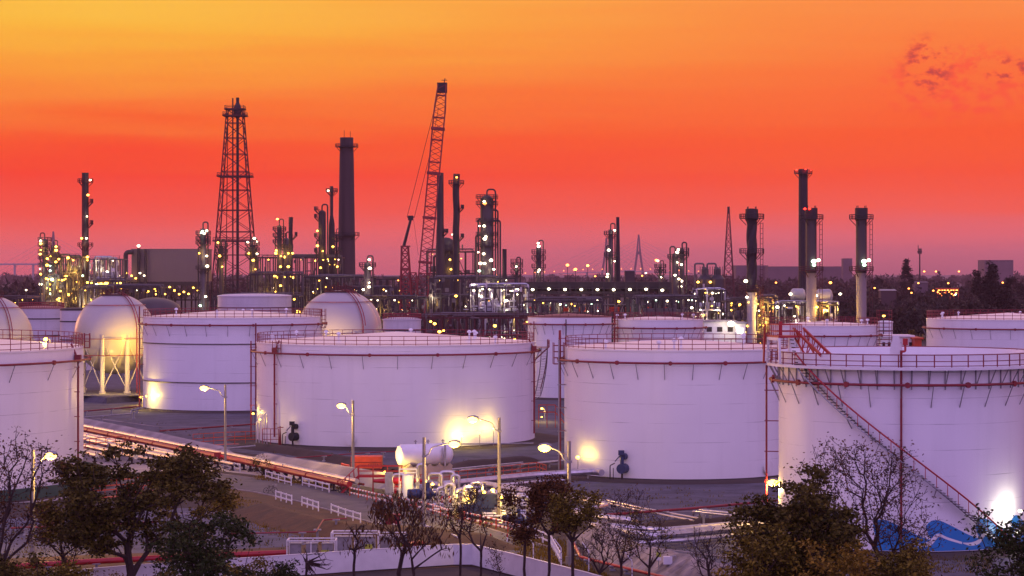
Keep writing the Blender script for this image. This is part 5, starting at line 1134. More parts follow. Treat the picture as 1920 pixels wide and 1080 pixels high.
# pump manifold: groups of bent pipes
def manifold(px, py, label, seed, n=4, w=5, hmax=3.2, m='silver', lit=1, watts=350):
    c = G(px, py); o = thing('pipe_manifold', c, label, 'pipe manifold', 'pipe manifolds of the pump yard'); r = random.Random(seed)
    b = MB(); x = -w / 2
    for i in range(n):
        x0 = -w / 2 + w * i / n + r.uniform(0, .4); hh = r.uniform(.55, 1) * hmax; x1 = x0 + r.uniform(.8, w / n * 1.4); y = r.uniform(-.6, 1.4); rr = r.uniform(.12, .24)
        b.pipe([(x0, y, 0), (x0, y, hh), (x1, y, hh), (x1, y, r.uniform(.2, .8))], rr, 10)
        for z in (.5, hh * .6): b.bar((x0, y, z), (x0, y, z + .12), rr * 3.2, n=12)
        b.bar((x0, y - .5, hh * .45), (x0, y, hh * .45), .1); b.bar((x0, y - .5, hh * .45), (x0, y - .42, hh * .45), .55, n=12)
    for i in range(3): y = -.4 + i * .7; b.tube([(-w / 2 - .5, y, .45 + i * .2), (w / 2 + .6, y, .45 + i * .2)], .16, 8)
    b.build('bent_pipes', M[m], o, smooth=True)
    b = MB()
    for i in range(3): x = r.uniform(-w / 2, w / 2); b.bar((x, -.9, 0), (x, -.9, r.uniform(1, 2.2)), .08); b.bar((x, -.9, .7), (x + 1.2, -.9, .7), .06)
    b.build('valve_stands', M['whitep'], o)
    for i in range(lit): p = (r.uniform(-w / 3, w / 3), -1.5, r.uniform(1.6, 2.6)); lamp(o, p, .19, 'y'); point(o, (p[0], p[1] - .3, p[2]), watts * 1.3, (1, .64, .10), .15)
    return o
manifold(772, 925, 'yellow lit manifold nearest the vessel plinth, behind the blue pump', 1, 4, 4.5, 2.4, lit=1, watts=180)
manifold(822, 934, 'tall lit manifold with an overhead header right of the lamp pole', 2, 4, 5.5, 4.0, lit=1, watts=180)
manifold(858, 962, 'brightly lit manifold with a star bright lamp behind the bare tree', 3, 5, 4.5, 3.4, lit=1, watts=420)
manifold(902, 958, 'lit manifold directly behind the blue skid tank', 4, 5, 5, 3.4, lit=2, watts=220)
manifold(958, 975, 'lit manifold among the leaves of the brown leaved tree', 5, 5, 5, 2.6, lit=1, watts=350)
manifold(990, 955, 'dim manifold right of the long armed street lamp', 6, 5, 5, 1.8, lit=0)
def pump(px, py, label, m='blue', sc=1.0):
    c = G(px, py); o = thing('pump', c, label, 'pump', 'blue pumps'); b = MB(); q = sc
    b.lathe((-.9 * q, 0, .8 * q), [(0, 0), (.45 * q, .05), (.5 * q, 1.2 * q), (.35 * q, 1.35 * q), (0, 1.4 * q)], 14, axis='X'); b.build('motor', M[m], o, smooth=True)
    b = MB(); b.ball((1.0 * q, 0, .85 * q), .6 * q, 14); b.bar((1.0 * q, 0, .8 * q), (1.0 * q, 0, 1.9 * q), .45 * q, n=10); b.bar((1.0 * q, 0, .8 * q), (1.9 * q, 0, .8 * q), .4 * q, n=10); b.build('casing', M[m], o, smooth=True)
    b = MB(); b.box((.2 * q, 0, .15 * q), (3 * q, 1.1 * q, .3 * q)); b.build('base_frame', M['grey'], o); return o
pump(781, 942, 'large blue pump left of the long armed lamp pole', sc=1.2); pump(842, 958, 'small blue pump right of the ladder steps', sc=.7); pump(956, 985, 'blue pump below the brown leaved tree, left one', sc=.9); pump(975, 988, 'blue pump below the brown leaved tree, right one', sc=.8)
c = G(897, 974); o = thing('skid_tank', c, 'dark blue box tank with a lamp glowing on its top edge', 'skid tank'); b = MB(); b.box((-.1, 1.2, .95), (3.0, 2.2, 1.3)); b.box((.9, .9, 1.95), (2.4, 2.0, 1.5)); b.build('tank_body', M['blue'], o)
b = MB(); b.box((0, .08, .5), (3.4, .08, .12)); b.box((0, 1.2, .15), (3.4, 2.4, .25)); b.bar((2.0, -.2, 0), (2.0, -.2, 2.6), .1); b.build('skid_frame', M['dark'], o); lamp(o, (.6, -.5, 2.9), .2, 'y')
c = G(742, 935); o = thing('instrument_cabinet', c, 'tall grey instrument cabinet with white canopy frame beside the barrier', 'cabinet'); b = MB(); b.box((-.8, .4, 1.5), (.9, .8, 3.0)); b.build('cabinet', M['grey'], o)
b = MB(); b.bar((.4, 0, 0), (.4, 0, 3.4), .1); b.bar((2.4, 0, 0), (2.4, 0, 3.4), .1); b.bar((.4, 0, 3.4), (2.4, 0, 3.4), .16); b.bar((.4, 0, 3.0), (2.4, 0, 3.0), .1); b.build('canopy_frame', M['whitep'], o); b = MB(); b.cyl((1.4, .3, 0), .7, 2.7, 14); b.build('small_drum', M['whitep'], o, smooth=True); point(o, (1.4, -1.6, 2.0), 130, (1, .72, .15), .15)
c = G(835, 955); o = thing('ladder', c, 'pale leaning ladder steps over an orange drum in the pump yard', 'ladder'); b = MB()
for y in (0, .7):
    b.bar((-1.1, y, 0), (.3, y, 2.0), .1); b.bar((-.3, y, 0), (1.1, y, 2.0), .1)
b.build('rails', M['whitep'], o); b = MB(); b.lathe((-.6, 1.6, .9), [(0, 0), (.4, .1), (.45, 2.2), (0, 2.4)], 12, axis='X'); b.build('orange_drum', M['orange'], o, smooth=True)
c = G(925, 972); o = thing('dome_vessel', c, 'pale round ended vessel left of the long armed street lamp pole', 'vessel'); b = MB(); b.lathe((0, 0, 1.7), [(0, -.6), (.7, -.4), (1.05, 0), (1.05, 2.4), (0, 3)], 20, axis='X'); b.build('shell', M['whitep'], o, smooth=True); b = MB(); b.box((.4, 0, .4), (.4, 1.4, .8)); b.box((2, 0, .4), (.4, 1.4, .8)); b.build('saddle', M['grey'], o)
# valves at T4 foot
c = G(1115, 893); o = thing('valve_group', c, 'three tall stemmed valves on fat elbows at the glowing tank foot', 'valves')
for i, (x, h_) in enumerate(((-1.6, 2.6), (-.1, 3.2), (1.2, 3.4))):
    b = MB(); b.bar((x, 0, 1.3), (x, 0, h_ + .2), .13, n=6); b.bar((x - .25, 0, h_ - .6), (x + .25, 0, h_ - .6), .1); b.bar((x, 0, .6), (x, 0, 1.5), .55, n=10, r2=.5); b.build('valve', M['dark'], o, smooth=True)
b = MB()
for x in (-.1, 1.2): b.ball((x, 0, .9), .62, 12)
b.tube([(-3, 0, .6), (1.6, 0, .6), (2, .8, .6)], .4, 10); b.build('elbow', M['silver'], o, smooth=True)
c = G(1082, 884); o = thing('valve_group', c, 'two small handwheel valves left of the glowing tank foot', 'valves')
for x in (-.5, .6): b = MB(); b.bar((x, 0, 0), (x, 0, 1.9), .16); b.bar((x - .35, 0, 1.9), (x + .35, 0, 1.9), .1); b.bar((x - .25, 0, 1.3), (x + .25, 0, 1.3), .3); b.build('valve', M['dark'], o)
c = G(493, 836); o = thing('valve_group', c, 'lit valve cluster with red frame at the left foot of the central tank', 'valves'); b = MB()
for x in (-1.0, -.5, .2): b.pipe([(x, 0, 0), (x, 0, 4.6 + x), (x + .4, 0, 4.6 + x), (x + .4, 0, 0)], .09, 6)
b.build('lit_pipes', M['silver'], o)
b = MB()
for z in (1, 1.8, 2.6): b.bar((0, -.5, z), (2.4, -.5, z), .08)
for x in (0, 1.2, 2.4): b.bar((x, -.5, 0), (x, -.5, 2.6), .1)
b.bar((2.6, -.2, 0), (2.6, -.2, 3), .5, n=8, r2=.2); b.bar((2.2, -.2, 2.8), (3.1, -.2, 2.8), .12); b.build('frame', M['red'], o); point(o, (-.5, -1, 3.8), 220, (1, .68, .14), .15); lamp(o, (-.4, -.5, 4.0), .17, 'y')
# ================================================================ boundary wall, cages, signs
wp = [G(-420, 1180), G(-150, 1140), G(250, 1103), G(480, 1087), G(700, 1071), G(850, 1061), G(886, 1061), G(960, 1080), G(1100, 1118), G(1300, 1178), G(1500, 1245)]
o = thing('boundary_wall', wp[5], 'smooth lavender white boundary wall along the bottom of the photo', 'wall'); hgt = 1.9; b = MB()
for a, q in zip(wp, wp[1:]): b.bar(a - wp[5] + Vector((0, 0, hgt / 2)), q - wp[5] + Vector((0, 0, hgt / 2)), .18, hgt)
b.build('wall_panels', M['whitep'], o); b = MB()
for a, q in zip(wp, wp[1:]): b.bar(a - wp[5] + Vector((0, 0, hgt + .02)), q - wp[5] + Vector((0, 0, hgt + .02)), .24, .05)
b.build('coping', M['whitep'], o)
b = MB()
for a, q in zip(wp, wp[1:]): b.bar(a - wp[5] + Vector((0, -.03, -.05)), q - wp[5] + Vector((0, -.03, -.05)), .24, .35)
b.build('footing', M['dark'], o)
for a, px, py in ((1, 1052, 1068), (2, 1104, 1075), (3, 1185, 1095), (4, 1000, 1060)): 
    c = G(px, py); o = thing('fence_post', c, ('bent wire fence post right of the white gate fence', 'bent wire fence post at the grass corner by the red pipe', 'bent wire fence post under the leafless pair of trees', 'bent wire fence post by the road edge')[a - 1], 'fence post', 'bent fence posts')
    b = MB(); b.pipe([(0, 0, 0), (0, 0, 1.9), (-.6, 0, 2.7)], .05, 6, bend=.1); b.build('post', M['whitep'], o); b = MB()
    for z in (.9, 1.5): b.bar((-.06, 0, z), (.06, 0, z), .1)
    b.build('wire_clip', M['grey'], o)
def cage(px, py, w_, h_, label, seed, boxes=3, dp=2.2):
    c = G(px, py); s = c.y / F; o = thing('equipment_cage', c, label, 'equipment cage', 'white framed cages behind the wall'); W_ = w_ * s; H_ = h_ * s; r = random.Random(seed); b = MB()
    for x in (-W_ / 2, 0, W_ / 2):
        for y in (0, dp): b.bar((x, y, 0), (x, y, H_), .1)
    for y in (0, dp):
        for z in (.1, H_): b.bar((-W_ / 2, y, z), (W_ / 2, y, z), .1)
    for x in (-W_ / 2, W_ / 2): b.bar((x, 0, H_), (x, dp, H_), .1)
    b.build('frame', M['whitep'], o)
    for i in range(boxes):
        b = MB(); x = -W_ / 2 + W_ * (i + .5) / boxes; b.box((x, dp * .5, H_ * .4), (W_ / boxes * .7, dp * .5, H_ * .8)); b.box((x, dp * .5, H_ * .8 + .05), (W_ / boxes * .76, dp * .55, .06)); b.build('cabinet', M['grey'], o)
    b = MB(); b.box((W_ * .3, -.07, H_ * .35), (W_ * .16, .03, H_ * .4)); b.build('warning_panel', M['yellow'], o); return o
cage(583, 1052, 90, 38, 'left white framed cage with grey cabinets behind the wall', 1); cage(665, 1045, 88, 45, 'middle taller white framed cage behind the thin bare tree', 2, 2); cage(735, 1037, 52, 34, 'right white framed cage below the red fire cabinet', 3, 2)
o = thing('warning_sign', G(1235, 1078), 'yellow and white warning sign on a post by the rough embankment', 'sign'); b = MB(); b.bar((0, 0, 0), (0, 0, 1.4), .07); b.build('post', M['grey'], o)
b = MB(); b.box((0, -.05, 1.75), (.42, .03, .42)); b.build('yellow_panel', M['yellow'], o); b = MB(); b.box((0, -.05, 1.4), (.42, .03, .26)); b.build('white_panel', M['whitep'], o); b = MB(); b.bar((-.05, -.075, 1.62), (.08, -.075, 1.86), .06, .01); b.bar((.08, -.075, 1.86), (-.06, -.075, 1.8), .04, .01); b.build('symbol', M['black'], o)
o = thing('junction_box', G(1252, 1080), 'pale grey junction box beside the yellow warning sign', 'junction box'); b = MB(); b.box((0, 0, 1.35), (.75, .5, .65)); b.build('box', M['whitep'], o); b = MB(); b.bar((0, 0, 0), (0, 0, 1.1), .12); b.pipe([(.2, 0, 1.7), (.7, 0, 1.75), (.75, 0, 0)], .04, 6); b.build('stand', M['grey'], o)
for px, py, lab in ((920, 1016, 'left red and white bollard on the road'), (951, 1016, 'right red and white bollard on the road')):
    o = thing('bollard', G(px, py), lab, 'bollard', 'red and white bollards'); b = MB(); b.cyl((0, 0, 0), .07, .45, 10); b.build('white_band', M['whitep'], o, smooth=True); b = MB(); b.cyl((0, 0, .45), .07, .35, 10); b.build('red_band', M['redb'], o, smooth=True)
def bicycle(px, py, label, rz=0):
    c = G(px, py); o = thing('bicycle', c, label, 'bicycle', 'parked bicycles'); o.rotation_euler = (0, 0, rz)
    for x in (-.52, .52):
        b = MB(); b.tube([(x + .33 * math.cos(a * PI / 10), 0, .34 + .33 * math.sin(a * PI / 10)) for a in range(20)], .03, 5, closed=True)
        for a in range(6): b.bar((x, 0, .34), (x + .32 * math.cos(a * PI / 3), 0, .34 + .32 * math.sin(a * PI / 3)), .012)
        b.build('wheel', M['black'], o)
    b = MB()
    for p, q in (((-.52, 0, .34), (-.15, 0, .8)), ((-.15, 0, .8), (.35, 0, .85)), ((.35, 0, .85), (0, 0, .32)), ((0, 0, .32), (-.15, 0, .8)), ((-.52, 0, .34), (0, 0, .32)), ((.35, 0, .95), (.52, 0, .34))): b.bar(p, q, .05, n=6)
    b.build('frame', M['dark'], o); b = MB(); b.bar((.3, -.28, 1.02), (.3, .28, 1.02), .04, n=6); b.build('handlebar', M['grey'], o); b = MB(); b.box((-.18, 0, .88), (.26, .14, .06)); b.build('saddle', M['black'], o); b = MB(); b.box((.62, 0, .95), (.3, .35, .25)); b.build('basket', M['grey'], o)
bicycle(507, 925, 'bicycle parked alone on the left part of the road', .4); bicycle(648, 925, 'left bicycle parked at the end of the striped barrier', .1); bicycle(662, 928, 'right bicycle parked against the red step over bridge', .2)
# ================================================================ green kerb wall at the left tank
T = TL['T1']; b = MB(); b.lathe((T.loc.x, T.loc.y, 0), [(T.R + 3.2, -.05), (T.R + 3.2, 1.4), (T.R + 3.4, 1.4), (T.R + 3.4, -.05)], 128); o = b.build('retaining_wall', M['green']); o['label'] = 'dark green curved retaining wall round the far left tank'; o['category'] = 'wall'
# ================================================================ trees
def tree(px, py, h, label, name='tree', crown=None, leaf='leaf_dark', nt=120, nl=30, ls=.28, clump=.8, trunk=.2, fork=.25, lean=0, group=None, cat='tree', seed=1, flat=.6, hang=0, twig=0, base=None, minr=.018, jit=.16, straight=.55, lobes_n=13):
    """trunk and limbs by joining scattered crown points to the nearest wood; leaves in clumps at the limb ends.
    crown = (dx, half width x, bottom fraction) ; everything in metres from the foot"""
    c = G(px, py) if base is None else base; o = thing(name, c, label, cat, group); r = random.Random(seed); rs = np.random.RandomState(seed)
    cdx, cw, cb = crown; z0 = h * cb; zc = (h + z0) / 2; rz = (h - z0) / 2
    tg = []
    # big lobes make the uneven outline
    lobes = [(cdx + r.uniform(-.7, .7) * cw, r.uniform(-.6, .6) * cw * .8, zc + r.uniform(-.75, .7) * rz, r.uniform(.18, .5)) for _ in range(lobes_n)]
    while len(tg) < nt:
        L_ = r.choice(lobes); a = Vector((r.gauss(0, 1), r.gauss(0, 1), r.gauss(0, 1))).normalized() * (r.random() ** .4)
        p = Vector((L_[0] + a.x * cw * L_[3], L_[1] + a.y * cw * L_[3], L_[2] + a.z * rz * L_[3] * 1.2)); 
        e = ((p.x - cdx) / cw) ** 2 + (p.y / cw) ** 2 + ((p.z - zc) / rz) ** 2
        if e < 1.15: tg.append(p)
    fz = h * fork; nodes = [Vector((0, 0, 0))]; par = [-1]; m = 5
    for i in range(1, m + 1): t = i / m; nodes.append(Vector((lean * t * t + r.uniform(-.06, .06), r.uniform(-.06, .06), fz * t))); par.append(i - 1)
    top = nodes[-1]; tg.sort(key=lambda p: (p - top).length); tips = []
    arr = np.array([tuple(n) for n in nodes]); pl = [0.0] * len(nodes)
    for p in tg:
        d = np.array(tuple(p)) - arr; dist = np.sqrt((d ** 2).sum(1)) + np.maximum(0, arr[:, 2] - p.z) * .6 + (arr[:, 2] < fz * .95) * 50 + np.array(pl) * straight
        j = int(dist.argmin()); q = nodes[j]; L_ = (p - q).length; k = max(1, int(L_ / .9)); prev = j
        for i in range(1, k + 1):
            t = i / k; w = q.lerp(p, t) + Vector((r.uniform(-1, 1), r.uniform(-1, 1), r.uniform(-.6, 1) + .3 * math.sin(PI * t))) * jit * .5 * min(1, L_) * (t < 1)
            nodes.append(w); par.append(prev); pl.append(pl[prev] + (w - nodes[prev]).length); prev = len(nodes) - 1
        arr = np.array([tuple(n) for n in nodes]); tips.append(prev)
    nt_tips = list(tips)
    if twig:
        for ti in nt_tips:
            for _ in range(twig):
                d = (nodes[ti] - nodes[par[ti]]).normalized(); w = nodes[ti] + (d * .6 + Vector((r.gauss(0, .5), r.gauss(0, .5), r.gauss(.25, .5)))).normalized() * r.uniform(.35, .9) * clump
                nodes.append(w); par.append(ti); tips.append(len(nodes) - 1)
    n = len(nodes); wgt = [0.0] * n; ch = [0] * n
    for i in range(n):
        if par[i] >= 0: ch[par[i]] += 1
    order = list(range(n - 1, 0, -1))
    for i in order:
        if ch[i] == 0: wgt[i] = max(wgt[i], minr ** 2.0)
        wgt[par[i]] += wgt[i]
    sc = trunk / max(1e-6, wgt[0] ** (1 / 2.0)); rad = [max(minr, (w ** (1 / 2.0)) * sc) for w in wgt]
    b = MB()
    for i in range(1, n):
        p, q = nodes[par[i]], nodes[i]
        if (q - p).length < 1e-3: continue
        ra = min(rad[par[i]], rad[i] * 1.35) if par[i] > m else rad[par[i]]
        b.bar(p, q + (q - p).normalized() * rad[i] * .5, ra * 2, n=6 if ra > .05 else 3, r2=rad[i] / ra)
    b.build('trunk', M['bark'], o)
    if nl:
        P = []
        src = tips
        for ti in src:
            p = nodes[ti]; kk = nl if twig == 0 else max(1, nl // (twig + 1))
            kk = int(kk * r.uniform(.5, 1.4)) + 1
            off = rs.normal(0, 1, (kk, 3)) * np.array([clump * .62, clump * .62, clump * .62 * flat]); P.append(np.array(tuple(p)) + off + np.array([0, 0, -hang * .4]))
        P = np.concatenate(P); k = len(P); size = ls * rs.uniform(.55, 1.3, k)[:, None]
        a = rs.normal(0, 1, (k, 3)); 
        if hang: a[:, 2] = -abs(a[:, 2]) - 2.2
        else: a[:, 2] *= .6
        a /= np.linalg.norm(a, axis=1)[:, None]; c2 = np.cross(a, rs.normal(0, 1, (k, 3))); c2 /= np.linalg.norm(c2, axis=1)[:, None]; asp = .22 if hang else .5
        V = np.stack([P - a * size * .5, P + c2 * size * asp * .5, P + a * size * .5, P - c2 * size * asp * .5], 1).reshape(-1, 3)
        me = bpy.data.meshes.new('crown'); me.vertices.add(len(V)); me.vertices.foreach_set('co', V.ravel()); me.loops.add(len(V)); me.loops.foreach_set('vertex_index', np.arange(len(V)))
        me.polygons.add(k); me.polygons.foreach_set('loop_start', np.arange(0, 4 * k, 4)); me.polygons.foreach_set('loop_total', np.full(k, 4)); me.materials.append(M[leaf]); me.update(); me.validate()
        cr = bpy.data.objects.new('crown', me); S.collection.objects.link(cr); cr.parent = o
    return o
gn = 'trees in front of the tank yard'
tree(245, 1125, 12.6, 'large spreading dark olive tree at left with its forked trunk rising over the wall', crown=(.3, 7.4, .30), nt=380, nl=48, ls=.38, clump=.7, flat=.35, trunk=.36, lobes_n=20, fork=.16, seed=11, group=gn)
tree(352, 1060, 10.6, 'airy olive tree behind the big left tree, its crown overlapping the red fire main', crown=(.2, 4.6, .36), nt=170, nl=38, ls=.34, clump=.65, flat=.35, trunk=.2, fork=.3, seed=12, leaf='leaf_olive', group=gn)
tree(372, 1200, 9.3, 'dense green bushy tree standing before the white wall, right of the big left tree', crown=(0, 4.4, .12), nt=220, nl=55, ls=.32, clump=.65, flat=.5, trunk=.25, fork=.1, seed=13, leaf='leaf_green', group=gn)
tree(118, 1120, 8.2, 'small yellowish tree under the lit left street lamp', crown=(0, 2.7, .48), nt=110, nl=40, ls=.3, clump=.7, trunk=.12, fork=.4, seed=14, leaf='leaf_olive', group=gn)
tree(455, 1150, 4.6, 'low yellow green bush between the dense green tree and the white wall', 'bush', crown=(0, 2.4, .15), nt=50, nl=50, ls=.25, clump=.6, trunk=.07, fork=.1, seed=15, leaf='leaf_olive', cat='bush', group=gn)
tree(5, 1180, 15.0, 'tall sparse twiggy tree cut off by the left edge', crown=(.4, 4.4, .28), nt=260, nl=9, ls=.24, clump=.75, trunk=.3, fork=.18, seed=16, leaf='leaf_brown', twig=2, group=gn, minr=.022)
tree(122, 1130, 6.0, 'small leafless tree below the yellowish one at left', crown=(0, 2.4, .4), nt=60, nl=4, ls=.2, clump=.6, trunk=.1, fork=.35, seed=17, leaf='leaf_yellow', twig=2, group=gn)
tree(40, 1160, 4.2, 'olive shrub in the lower left corner', 'bush', crown=(0, 3.0, .1), nt=60, nl=50, ls=.25, clump=.7, trunk=.08, fork=.1, seed=38, leaf='leaf_olive', cat='bush', group=gn)
tree(190, 1165, 3.4, 'yellow flecked shrub at the foot of the big left tree', 'bush', crown=(0, 2.6, .1), nt=50, nl=40, ls=.22, clump=.6, trunk=.06, fork=.1, seed=39, leaf='leaf_yellow', cat='bush', group=gn)
tree(540, 1140, 3.6, 'green leafy bush in front of the white wall left of the thin bare tree', 'bush', crown=(.1, 1.7, .2), nt=45, nl=60, ls=.24, clump=.5, trunk=.06, fork=.15, seed=18, leaf='leaf_green', cat='bush', group=gn)
bt = 'bare trees along the white wall'
tree(574, 1110, 4.0, 'snapped bare sapling with twigs bending right, left of the thin bare tree', crown=(.9, 1.6, .25), nt=26, nl=0, trunk=.11, fork=.6, seed=19, twig=2, clump=.8, group=bt, cat='bare tree')
tree(664, 1100, 5.5, 'thin bare tree with a few dark pods in front of the middle cage', crown=(.4, 1.5, .55), nt=30, nl=5, ls=.4, clump=.5, trunk=.12, fork=.55, seed=20, leaf='leaf_brown', hang=1, twig=1, group=bt, cat='bare tree')
tree(748, 1108, 8.2, 'forked bare tree with hanging dark pods in front of the red fire cabinet', crown=(.6, 3.7, .42), nt=170, nl=7, ls=.5, clump=.6, trunk=.17, fork=.22, seed=21, leaf='leaf_brown', hang=1, twig=2, group=bt, cat='bare tree', minr=.018)
tree(775, 1112, 6.4, 'second bare trunk curving up close right of the forked bare tree', crown=(1.2, 2.6, .45), nt=40, nl=3, ls=.5, clump=.6, trunk=.12, fork=.3, seed=22, leaf='leaf_brown', hang=1, twig=1, group=bt, cat='bare tree')
tree(863, 1085, 8.6, 'tall thin bare tree with upright twigs left of the blue skid tank', crown=(-.1, 1.9, .45), nt=110, nl=2, ls=.22, clump=.6, trunk=.105, fork=.4, seed=23, leaf='leaf_brown', twig=2, group=bt, cat='bare tree')
tree(902, 1090, 8.0, 'slim bare tree leaning over the striped barrier, in front of the blue skid tank', crown=(-.7, 2.1, .42), nt=110, nl=3, ls=.22, clump=.6, trunk=.105, fork=.32, seed=24, leaf='leaf_brown', twig=2, group=bt, cat='bare tree')
tree(936, 1100, 3.8, 'small reddish twiggy shrub behind the wall corner', 'bush', crown=(-.2, .9, .3), nt=30, nl=10, ls=.16, clump=.4, trunk=.05, fork=.2, seed=25, leaf='leaf_brown', twig=2, cat='bush', group=bt)
lt = 'slender leafy trees before the white wall'
tree(984, 1110, 9.3, 'slender tree with dark brown leaves, leftmost of the leafy trio by the wall', crown=(-.1, 1.9, .42), nt=130, nl=34, ls=.26, clump=.55, trunk=.12, fork=.5, seed=26, leaf='leaf_brown', group=lt)
tree(1029, 1115, 9.7, 'slender tree with brown olive leaves, middle one of the leafy trio', crown=(.1, 1.9, .5), nt=130, nl=32, ls=.26, clump=.55, trunk=.12, fork=.5, seed=27, leaf='leaf_brown', group=lt)
tree(1074, 1120, 9.9, 'slender tree with greener leaves over the street lamp pole, rightmost of the leafy trio', crown=(.3, 2.2, .5), nt=150, nl=34, ls=.26, clump=.6, trunk=.13, fork=.45, seed=28, leaf='leaf_olive', group=lt)
tree(1125, 1120, 6.4, 'leafless tree with fanning twigs, first right of the leafy trio', crown=(0, 1.9, .35), nt=120, nl=0, trunk=.105, fork=.3, seed=29, twig=2, clump=.7, group=bt, cat='bare tree')
tree(1165, 1125, 9.0, 'tallest leafless tree right of the leafy trio', crown=(.2, 2.1, .35), nt=150, nl=1, ls=.2, clump=.7, trunk=.105, fork=.32, seed=30, leaf='leaf_brown', twig=2, group=bt, cat='bare tree')
tree(1217, 1125, 8.0, 'forked leafless tree with a few leaves beside the yellow warning sign', crown=(.1, 2.0, .4), nt=110, nl=3, ls=.22, clump=.6, trunk=.105, fork=.32, seed=31, leaf='leaf_olive', twig=2, group=bt, cat='bare tree')
tree(1331, 1130, 6.3, 'lone leafless tree against the gravel between sign and dense right tree', crown=(0, 1.7, .3), nt=120, nl=0, trunk=.14, fork=.25, seed=32, twig=2, clump=.7, group=bt, cat='bare tree')
tree(1500, 1220, 12.4, 'large dense dark tree at lower right covering the tank foot', crown=(.1, 5.0, .14), nt=380, nl=70, ls=.34, clump=.7, flat=.45, lobes_n=22, trunk=.35, fork=.12, seed=33, leaf='leaf_dark', group=gn)
tree(1425, 1230, 9.0, 'olive bushy tree at the left side of the dense right tree', crown=(0, 3.0, .1), nt=130, nl=52, ls=.3, clump=.65, trunk=.2, fork=.1, seed=34, leaf='leaf_olive', group=gn)
tree(1655, 1230, 8.4, 'olive bushy tree at the right side of the dense right tree', crown=(0, 3.6, .1), nt=160, nl=52, ls=.3, clump=.65, trunk=.2, fork=.1, seed=35, leaf='leaf_olive', group=gn)
tree(1640, 1190, 14.2, 'wide twiggy tree with scattered small leaves against the mural tank', crown=(-.1, 6.4, .36), nt=560, nl=7, ls=.22, clump=.7, trunk=.28, fork=.3, lobes_n=30, seed=36, leaf='leaf_brown', twig=2, group=gn, minr=.02)
tree(1915, 1190, 9.6, 'dark leafy tree cut off by the lower right corner', crown=(0, 3.6, .15), nt=120, nl=80, ls=.32, clump=.8, trunk=.2, fork=.15, seed=37, leaf='leaf_green', group=gn)
tree(20, 905, 2.5, 'clump', crown=(0, 1, .2), nt=5, nl=5) if False else None
tree(492, 893, 2.6, 'small green shrub at the start of the white road fences', 'bush', crown=(0, 1.4, .1), nt=24, nl=40, ls=.2, clump=.45, trunk=.05, fork=.1, seed=40, leaf='leaf_dark', cat='bush')
for k, (px, py, h_, w_, lf, lab) in enumerate(((30, 1210, 6.6, 3.6, 'leaf_dark', 'dark leafy bush under the tall twiggy tree at the left edge'), (130, 1190, 5.0, 3.2, 'leaf_olive', 'olive bush between the left edge and the big left tree trunk'), (215, 1230, 5.2, 2.6, 'leaf_yellow', 'yellowish bush hiding the lower trunk of the big left tree'), (300, 1230, 6.2, 3.0, 'leaf_dark', 'dark bush right of the big left tree trunk'), (440, 1230, 6.0, 2.4, 'leaf_olive', 'olive bush right of the dense green tree'),
    (1360, 1240, 6.2, 2.2, 'leaf_yellow', 'yellow flecked bush at the left foot of the dense right tree'), (1560, 1260, 9.0, 3.6, 'leaf_yellow', 'yellow brown tree in front of the dense right tree'), (1720, 1250, 6.6, 2.6, 'leaf_olive', 'olive bush below the mural, right of the dense right tree'))):
    tree(px, py, h_, lab, 'bush', crown=(0, w_, .08), nt=110, nl=46, ls=.3, clump=.6, trunk=.1, fork=.08, seed=80 + k, leaf=lf, cat='bush', group=gn, flat=.5)
# ================================================================ far woods, houses, bridge, town
def belt(name, x0, x1, D, dd, n, h, seed, leaf='leaf_far', size=1.6, per=150):
    """a wood that reads as one mass: domed crowns made of leaf clumps"""
    rs = np.random.RandomState(seed); P = []
    for i in range(n):
        x = rs.uniform(x0, x1); y = D + rs.uniform(0, dd); hh = h * rs.uniform(.45, 1.15) * (1.3 if rs.rand() < .06 else 1); w = hh * rs.uniform(.45, .8)
        a = rs.normal(0, 1, (per, 3)); a /= np.linalg.norm(a, axis=1)[:, None]; a *= rs.uniform(.55, 1.05, per)[:, None]; a[:, 2] = np.abs(a[:, 2]) * 1.0
        P.append(np.stack([x + a[:, 0] * w, y + a[:, 1] * w, hh * .25 + a[:, 2] * hh * .75], 1)); P.append(np.stack([x + rs.normal(0, w * .5, 20), np.full(20, y), rs.uniform(0, hh * .4, 20)], 1))
    P = np.concatenate(P); k = len(P); V = (P[:, None, :] + rs.normal(0, size * .55, (k, 3, 3))).reshape(-1, 3); V[:, 2] = np.maximum(V[:, 2], .05)
    me = bpy.data.meshes.new(name); me.vertices.add(3 * k); me.vertices.foreach_set('co', V.ravel()); me.loops.add(3 * k); me.loops.foreach_set('vertex_index', np.arange(3 * k)); me.polygons.add(k)
    me.polygons.foreach_set('loop_start', np.arange(0, 3 * k, 3)); me.polygons.foreach_set('loop_total', np.full(k, 3)); me.materials.append(M[leaf]); me.update()
    o = bpy.data.objects.new(name, me); S.collection.objects.link(o); o['kind'] = 'stuff'; return o
belt('near_wood', 95, 330, 900, 500, 330, 13, 1); belt('near_wood', 240, 480, 1400, 600, 330, 15, 2, size=2.2)
belt('far_wood', 100, 900, 2200, 1500, 420, 17, 3, size=3.4, per=110); belt('far_wood', -1400, 1600, 4200, 2500, 520, 20, 4, size=6, per=80)
belt('left_wood', -330, -220, 1250, 200, 60, 19, 5, size=2); belt('left_wood', -800, 200, 2000, 1200, 200, 18, 6, size=3, per=110)
def far_tree(px, pyt, D, w, label, leaf='leaf_far', seed=1, cb=.3, nt=60, nl=60, ls=1.2, cl=1.3):
    c = H(px, pyt, D); return tree(0, 0, c.z, label, 'far_tree', base=Vector((c.x, D, 0)), crown=(0, w, cb), leaf=leaf, nt=nt, nl=nl, ls=ls, clump=cl, trunk=.5, fork=cb * .8, seed=seed, minr=.12, flat=.8)
